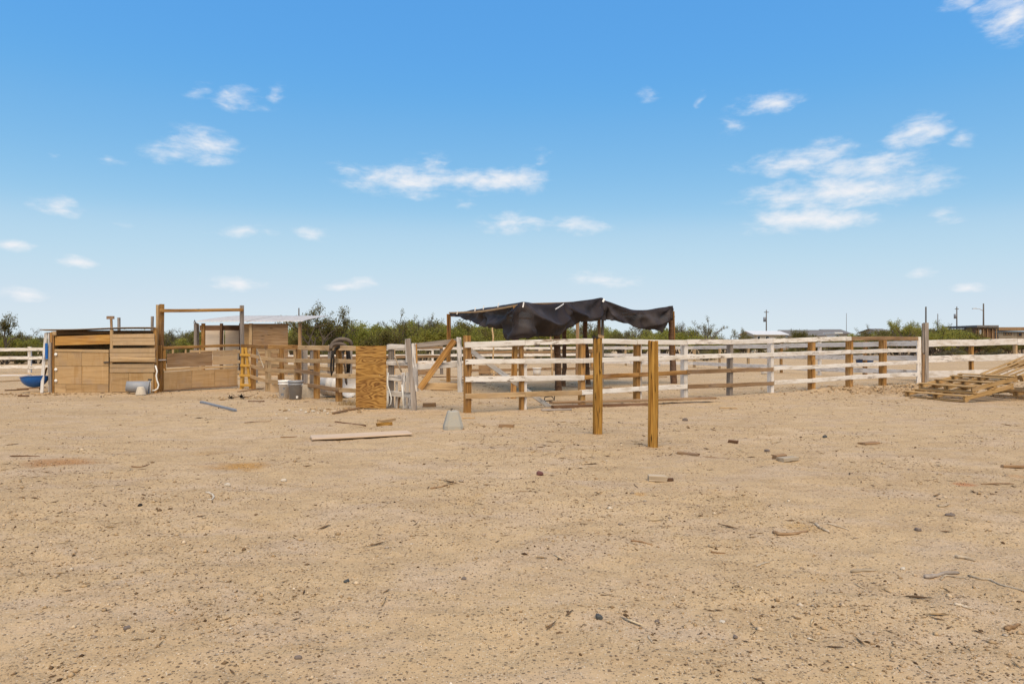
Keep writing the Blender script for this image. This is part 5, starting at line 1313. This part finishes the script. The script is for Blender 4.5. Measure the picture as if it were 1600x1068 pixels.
def far_scrub():
    rs = np.random.RandomState(9); cen = []
    for i in range(2600):
        a = rs.uniform(-1.15, 1.15); r = rs.uniform(125, 420); cen.append((r * math.sin(a), r * math.cos(a), rs.uniform(.3, 1.9)))
    me = leaves_mesh(rs, np.array(cen), rs.uniform(.8, 2.0, len(cen)), 34, .26)
    o = mesh_obj('far_scrub', me, LEAF_D, M()); o['kind'] = 'stuff'; o['label'] = 'far-off belt of desert scrub along the horizon'; o['category'] = 'scrub'
far_scrub()
def dry_grass():
    rs = np.random.RandomState(19); vs, fs = [], []
    c = G(547, 633)
    for i in range(160):
        p = c + V((rs.normal(0, .16), rs.normal(0, .07), 0)); a = rs.uniform(0, 6.28); h = rs.uniform(.06, .2); w = .004
        t = p + V((math.cos(a) * h * .6, math.sin(a) * h * .6, h)); k = len(vs); vs += [p + V((w, 0, 0)) - c, p - V((w, 0, 0)) - c, t - c]; fs.append((k, k + 1, k + 2))
    o = mesh_obj('dry_grass', pymesh('tuft', vs, fs), island_mat('dry_grass', [(0, (.20, .12, .05)), (1, (.42, .30, .15))]), M.Translation(c)); o['kind'] = 'stuff'; o['label'] = 'tuft of dry grass at the foot of the plywood sheet'; o['category'] = 'grass'
dry_grass()

# ------------------------------------------------------------------ far houses and poles
M_WALLP = plain('pale_stucco', (.55, .50, .43), .9, .2, 1.5); M_ROOFG = plain('grey_shingle', (.16, .145, .135), .9, .3, 2.0); M_ROOFW = plain('pale_metal_roof', (.60, .58, .56), .6, .2, 1.0)
M_WALLB = wood('brown_board_wall', (.06, .03, .014), (.17, .085, .04), (.26, .15, .075), .2); M_WIN = plain('dark_glass', (.015, .017, .02), .15, .2); M_TRIM = plain('white_trim', (.70, .68, .64), .7, .15)
M_POLE = plain('utility_pole_wood', (.10, .08, .065), .9, .3)
def house(x0, x1, ytop, yeave, d, depth, wall, roof, label, wins=(), flat=False, over=.4, name='house', trim=None):
    X0, X1 = (x0 - CX) * d / F, (x1 - CX) * d / F; ze = CH - (yeave - HY) * d / F; zt = CH - (ytop - HY) * d / F
    r = thing(name, V(((X0 + X1) / 2, d, 0)), label, 'house')
    beam('wall', V((X0 + over, d + depth / 2, ze / 2 - .1)), V((X1 - over, d + depth / 2, ze / 2 - .1)), depth - .6, ze - .1, wall, r, warp=0, bev=.01)
    ym = d + depth / 2
    if flat:
        beam('roof', V((X0, ym, ze + (zt - ze) / 2)), V((X1, ym, ze + (zt - ze) / 2)), depth + .4, zt - ze, roof, r, warp=0)
    else:
        for s in (-1, 1):
            vs = [(X0, ym + s * (depth / 2 + .3), ze - .08), (X1, ym + s * (depth / 2 + .3), ze - .08), (X1 - .01, ym, zt), (X0 + .01, ym, zt)]
            vs += [(a, b, c - .12) for a, b, c in vs]
            me = pymesh('roof', [V(v) - V((X0, ym, ze)) for v in vs], [(0, 1, 2, 3), (7, 6, 5, 4), (0, 4, 5, 1), (1, 5, 6, 2), (2, 6, 7, 3), (3, 7, 4, 0)])
            mesh_obj('roof', me, roof, M.Translation((X0, ym, ze)), r)
        for X in (X0 + over + .02, X1 - over - .02):
            me = pymesh('gable', [(0, -depth / 2 + .3, -.15), (0, depth / 2 - .3, -.15), (0, 0, zt - ze - .1)], [(0, 1, 2)]); mesh_obj('gable', me, wall, M.Translation((X, ym, ze)), r)
    for wx0, wx1, wy0, wy1 in wins:
        a, b = at(wx0, (wy0 + wy1) / 2, d + .24), at(wx1, (wy0 + wy1) / 2, d + .24)
        w = beam('window', a, b, .06, (wy1 - wy0) * d / F, M_TRIM if trim is None else trim, r, warp=0)
        c = V((0, -.05, 0)); beam('pane', a + c + V((.1, 0, 0)), b + c - V((.1, 0, 0)), .03, max(.2, (wy1 - wy0) * d / F - .2), M_WIN, w, warp=0)
    return r
house(1176, 1232, 516, 521.5, 125, 8, M_WALLP, M_ROOFW, 'far low house with a pale metal roof behind the dark round bush', [(1183, 1188, 525, 531), (1196, 1202, 525, 531)])
house(1230, 1312, 514.5, 523.5, 135, 9, M_WALLP, M_ROOFG, 'far long house with a grey shingle roof', [(1262, 1270, 526, 532)])
house(1296, 1330, 513.5, 520, 142, 9, M_WALLP, M_ROOFG, 'far house end with a dark roof behind the long grey-roofed house', [])
house(1303, 1316, 519, 521, 118, 4, M_TRIM, M_TRIM, 'small white flat-topped trailer by the far houses', [(1306, 1311, 523, 528)], flat=True, name='trailer')
def gable_house():
    d = 130; r = house(1374, 1396, 512.5, 517.5, d, 8, M_WALLP, M_ROOFG, 'far pale gabled house peeking over the bright green tree', [])
gable_house()
hb = house(1525, 1559, 508, 511, 92, 7, M_WALLB, M_ROOFG, 'far brown wooden building with a low dark roof', [(1530.5, 1533, 515, 522)], flat=True, over=.15)
for k, x in enumerate((1529, 1536.5, 1543, 1551, 1557)):
    a = at(x, 527, 92.15); beam('batten', V((a.x, a.y, 0)), at(x, 511.5, 92.15), .06, .14, W_BROWN, hb, up=V((1, 0, 0)), warp=0)
house(1559, 1625, 511, 516, 97, 7, plain('stone_wall', (.33, .25, .17), .9, .5, 1.2, dirt=(.16, .11, .07), fac=.9), W_BROWN, 'far stone-coloured house with a brown fascia and dark porch windows', [(1568.5, 1572.5, 518.5, 523.5), (1573.5, 1577, 518.5, 523.5), (1577.6, 1581.5, 518.5, 523.5), (1590, 1597, 519, 525)], flat=True, over=.3, trim=W_BROWN)
def utility(x, ytop, d, label, arm=None, tr=False, lamp=0, r0=.16):
    t = at(x, ytop, d); r = thing('utility_pole', V((t.x, t.y, 0)), label, 'pole')
    tube('shaft', [V((t.x, t.y, -.3)), V((t.x, t.y, t.z * .5)), t], [r0, r0 * .85, r0 * .65], M_POLE, r)
    if arm: beam('cross_arm', t + V((-arm, 0, -.5)), t + V((arm, 0, -.5)), .12, .14, M_POLE, r)
    if tr: tube('transformer', [t + V((-.42, -.1, -1.6)), t + V((-.42, -.1, -2.6))], .28, M_GREYPIPE, r, sides=10)
    if lamp:
        tube('lamp_arm', [t + V((0, 0, -1.3)), t + V((-lamp * .5, 0, -.95)), t + V((-lamp, 0, -.9))], .05, M_STEEL, r, sides=6)
        beam('lamp_head', t + V((-lamp - .55, 0, -.9)), t + V((-lamp + .1, 0, -.86)), .25, .13, M_STEEL, r)
utility(1197.4, 484, 150, 'utility pole with a transformer above the far pale-roofed house', .5, True)
utility(1322.5, 489, 190, 'very thin plain pole above the far dark-roofed house end', r0=.08)
utility(1465.3, 490, 150, 'plain far utility pole just right of the tall grey corner post', None, False, r0=.11)
utility(1495, 479, 150, 'far utility pole with a transformer right of the open-branched tree', .4, True)
utility(1536.7, 474, 120, 'street light pole with a long lamp arm before the brown wooden building', None, False, 1.4)
utility(467, 481, 90, 'thin dark utility pole right of the tin-roofed shelter', None, False, r0=.12)
# vertical-board fence far beyond, right of centre
def far_board_fence():
    d = 78; r = thing('board_fence', bp(1221, d), 'far brown vertical-board fence glimpsed between the white rails', 'fence')
    for i in range(11):
        x = 1210 + i * 2.1; a = at(x, 537.6, d); beam('picket', V((a.x, a.y, -.1)), a, .03, .13, W_GREY if i % 3 else W_BROWN, r, up=V((1, 0, 0)), warp=0)
far_board_fence()
c = bp(1351, 44); tub('blue_trough', V((c.x, c.y, 0.02)), .45, .55, .42, plain('dark_blue_plastic', (.012, .05, .14), .5), 'far dark blue round trough behind the front fence', 'trough')
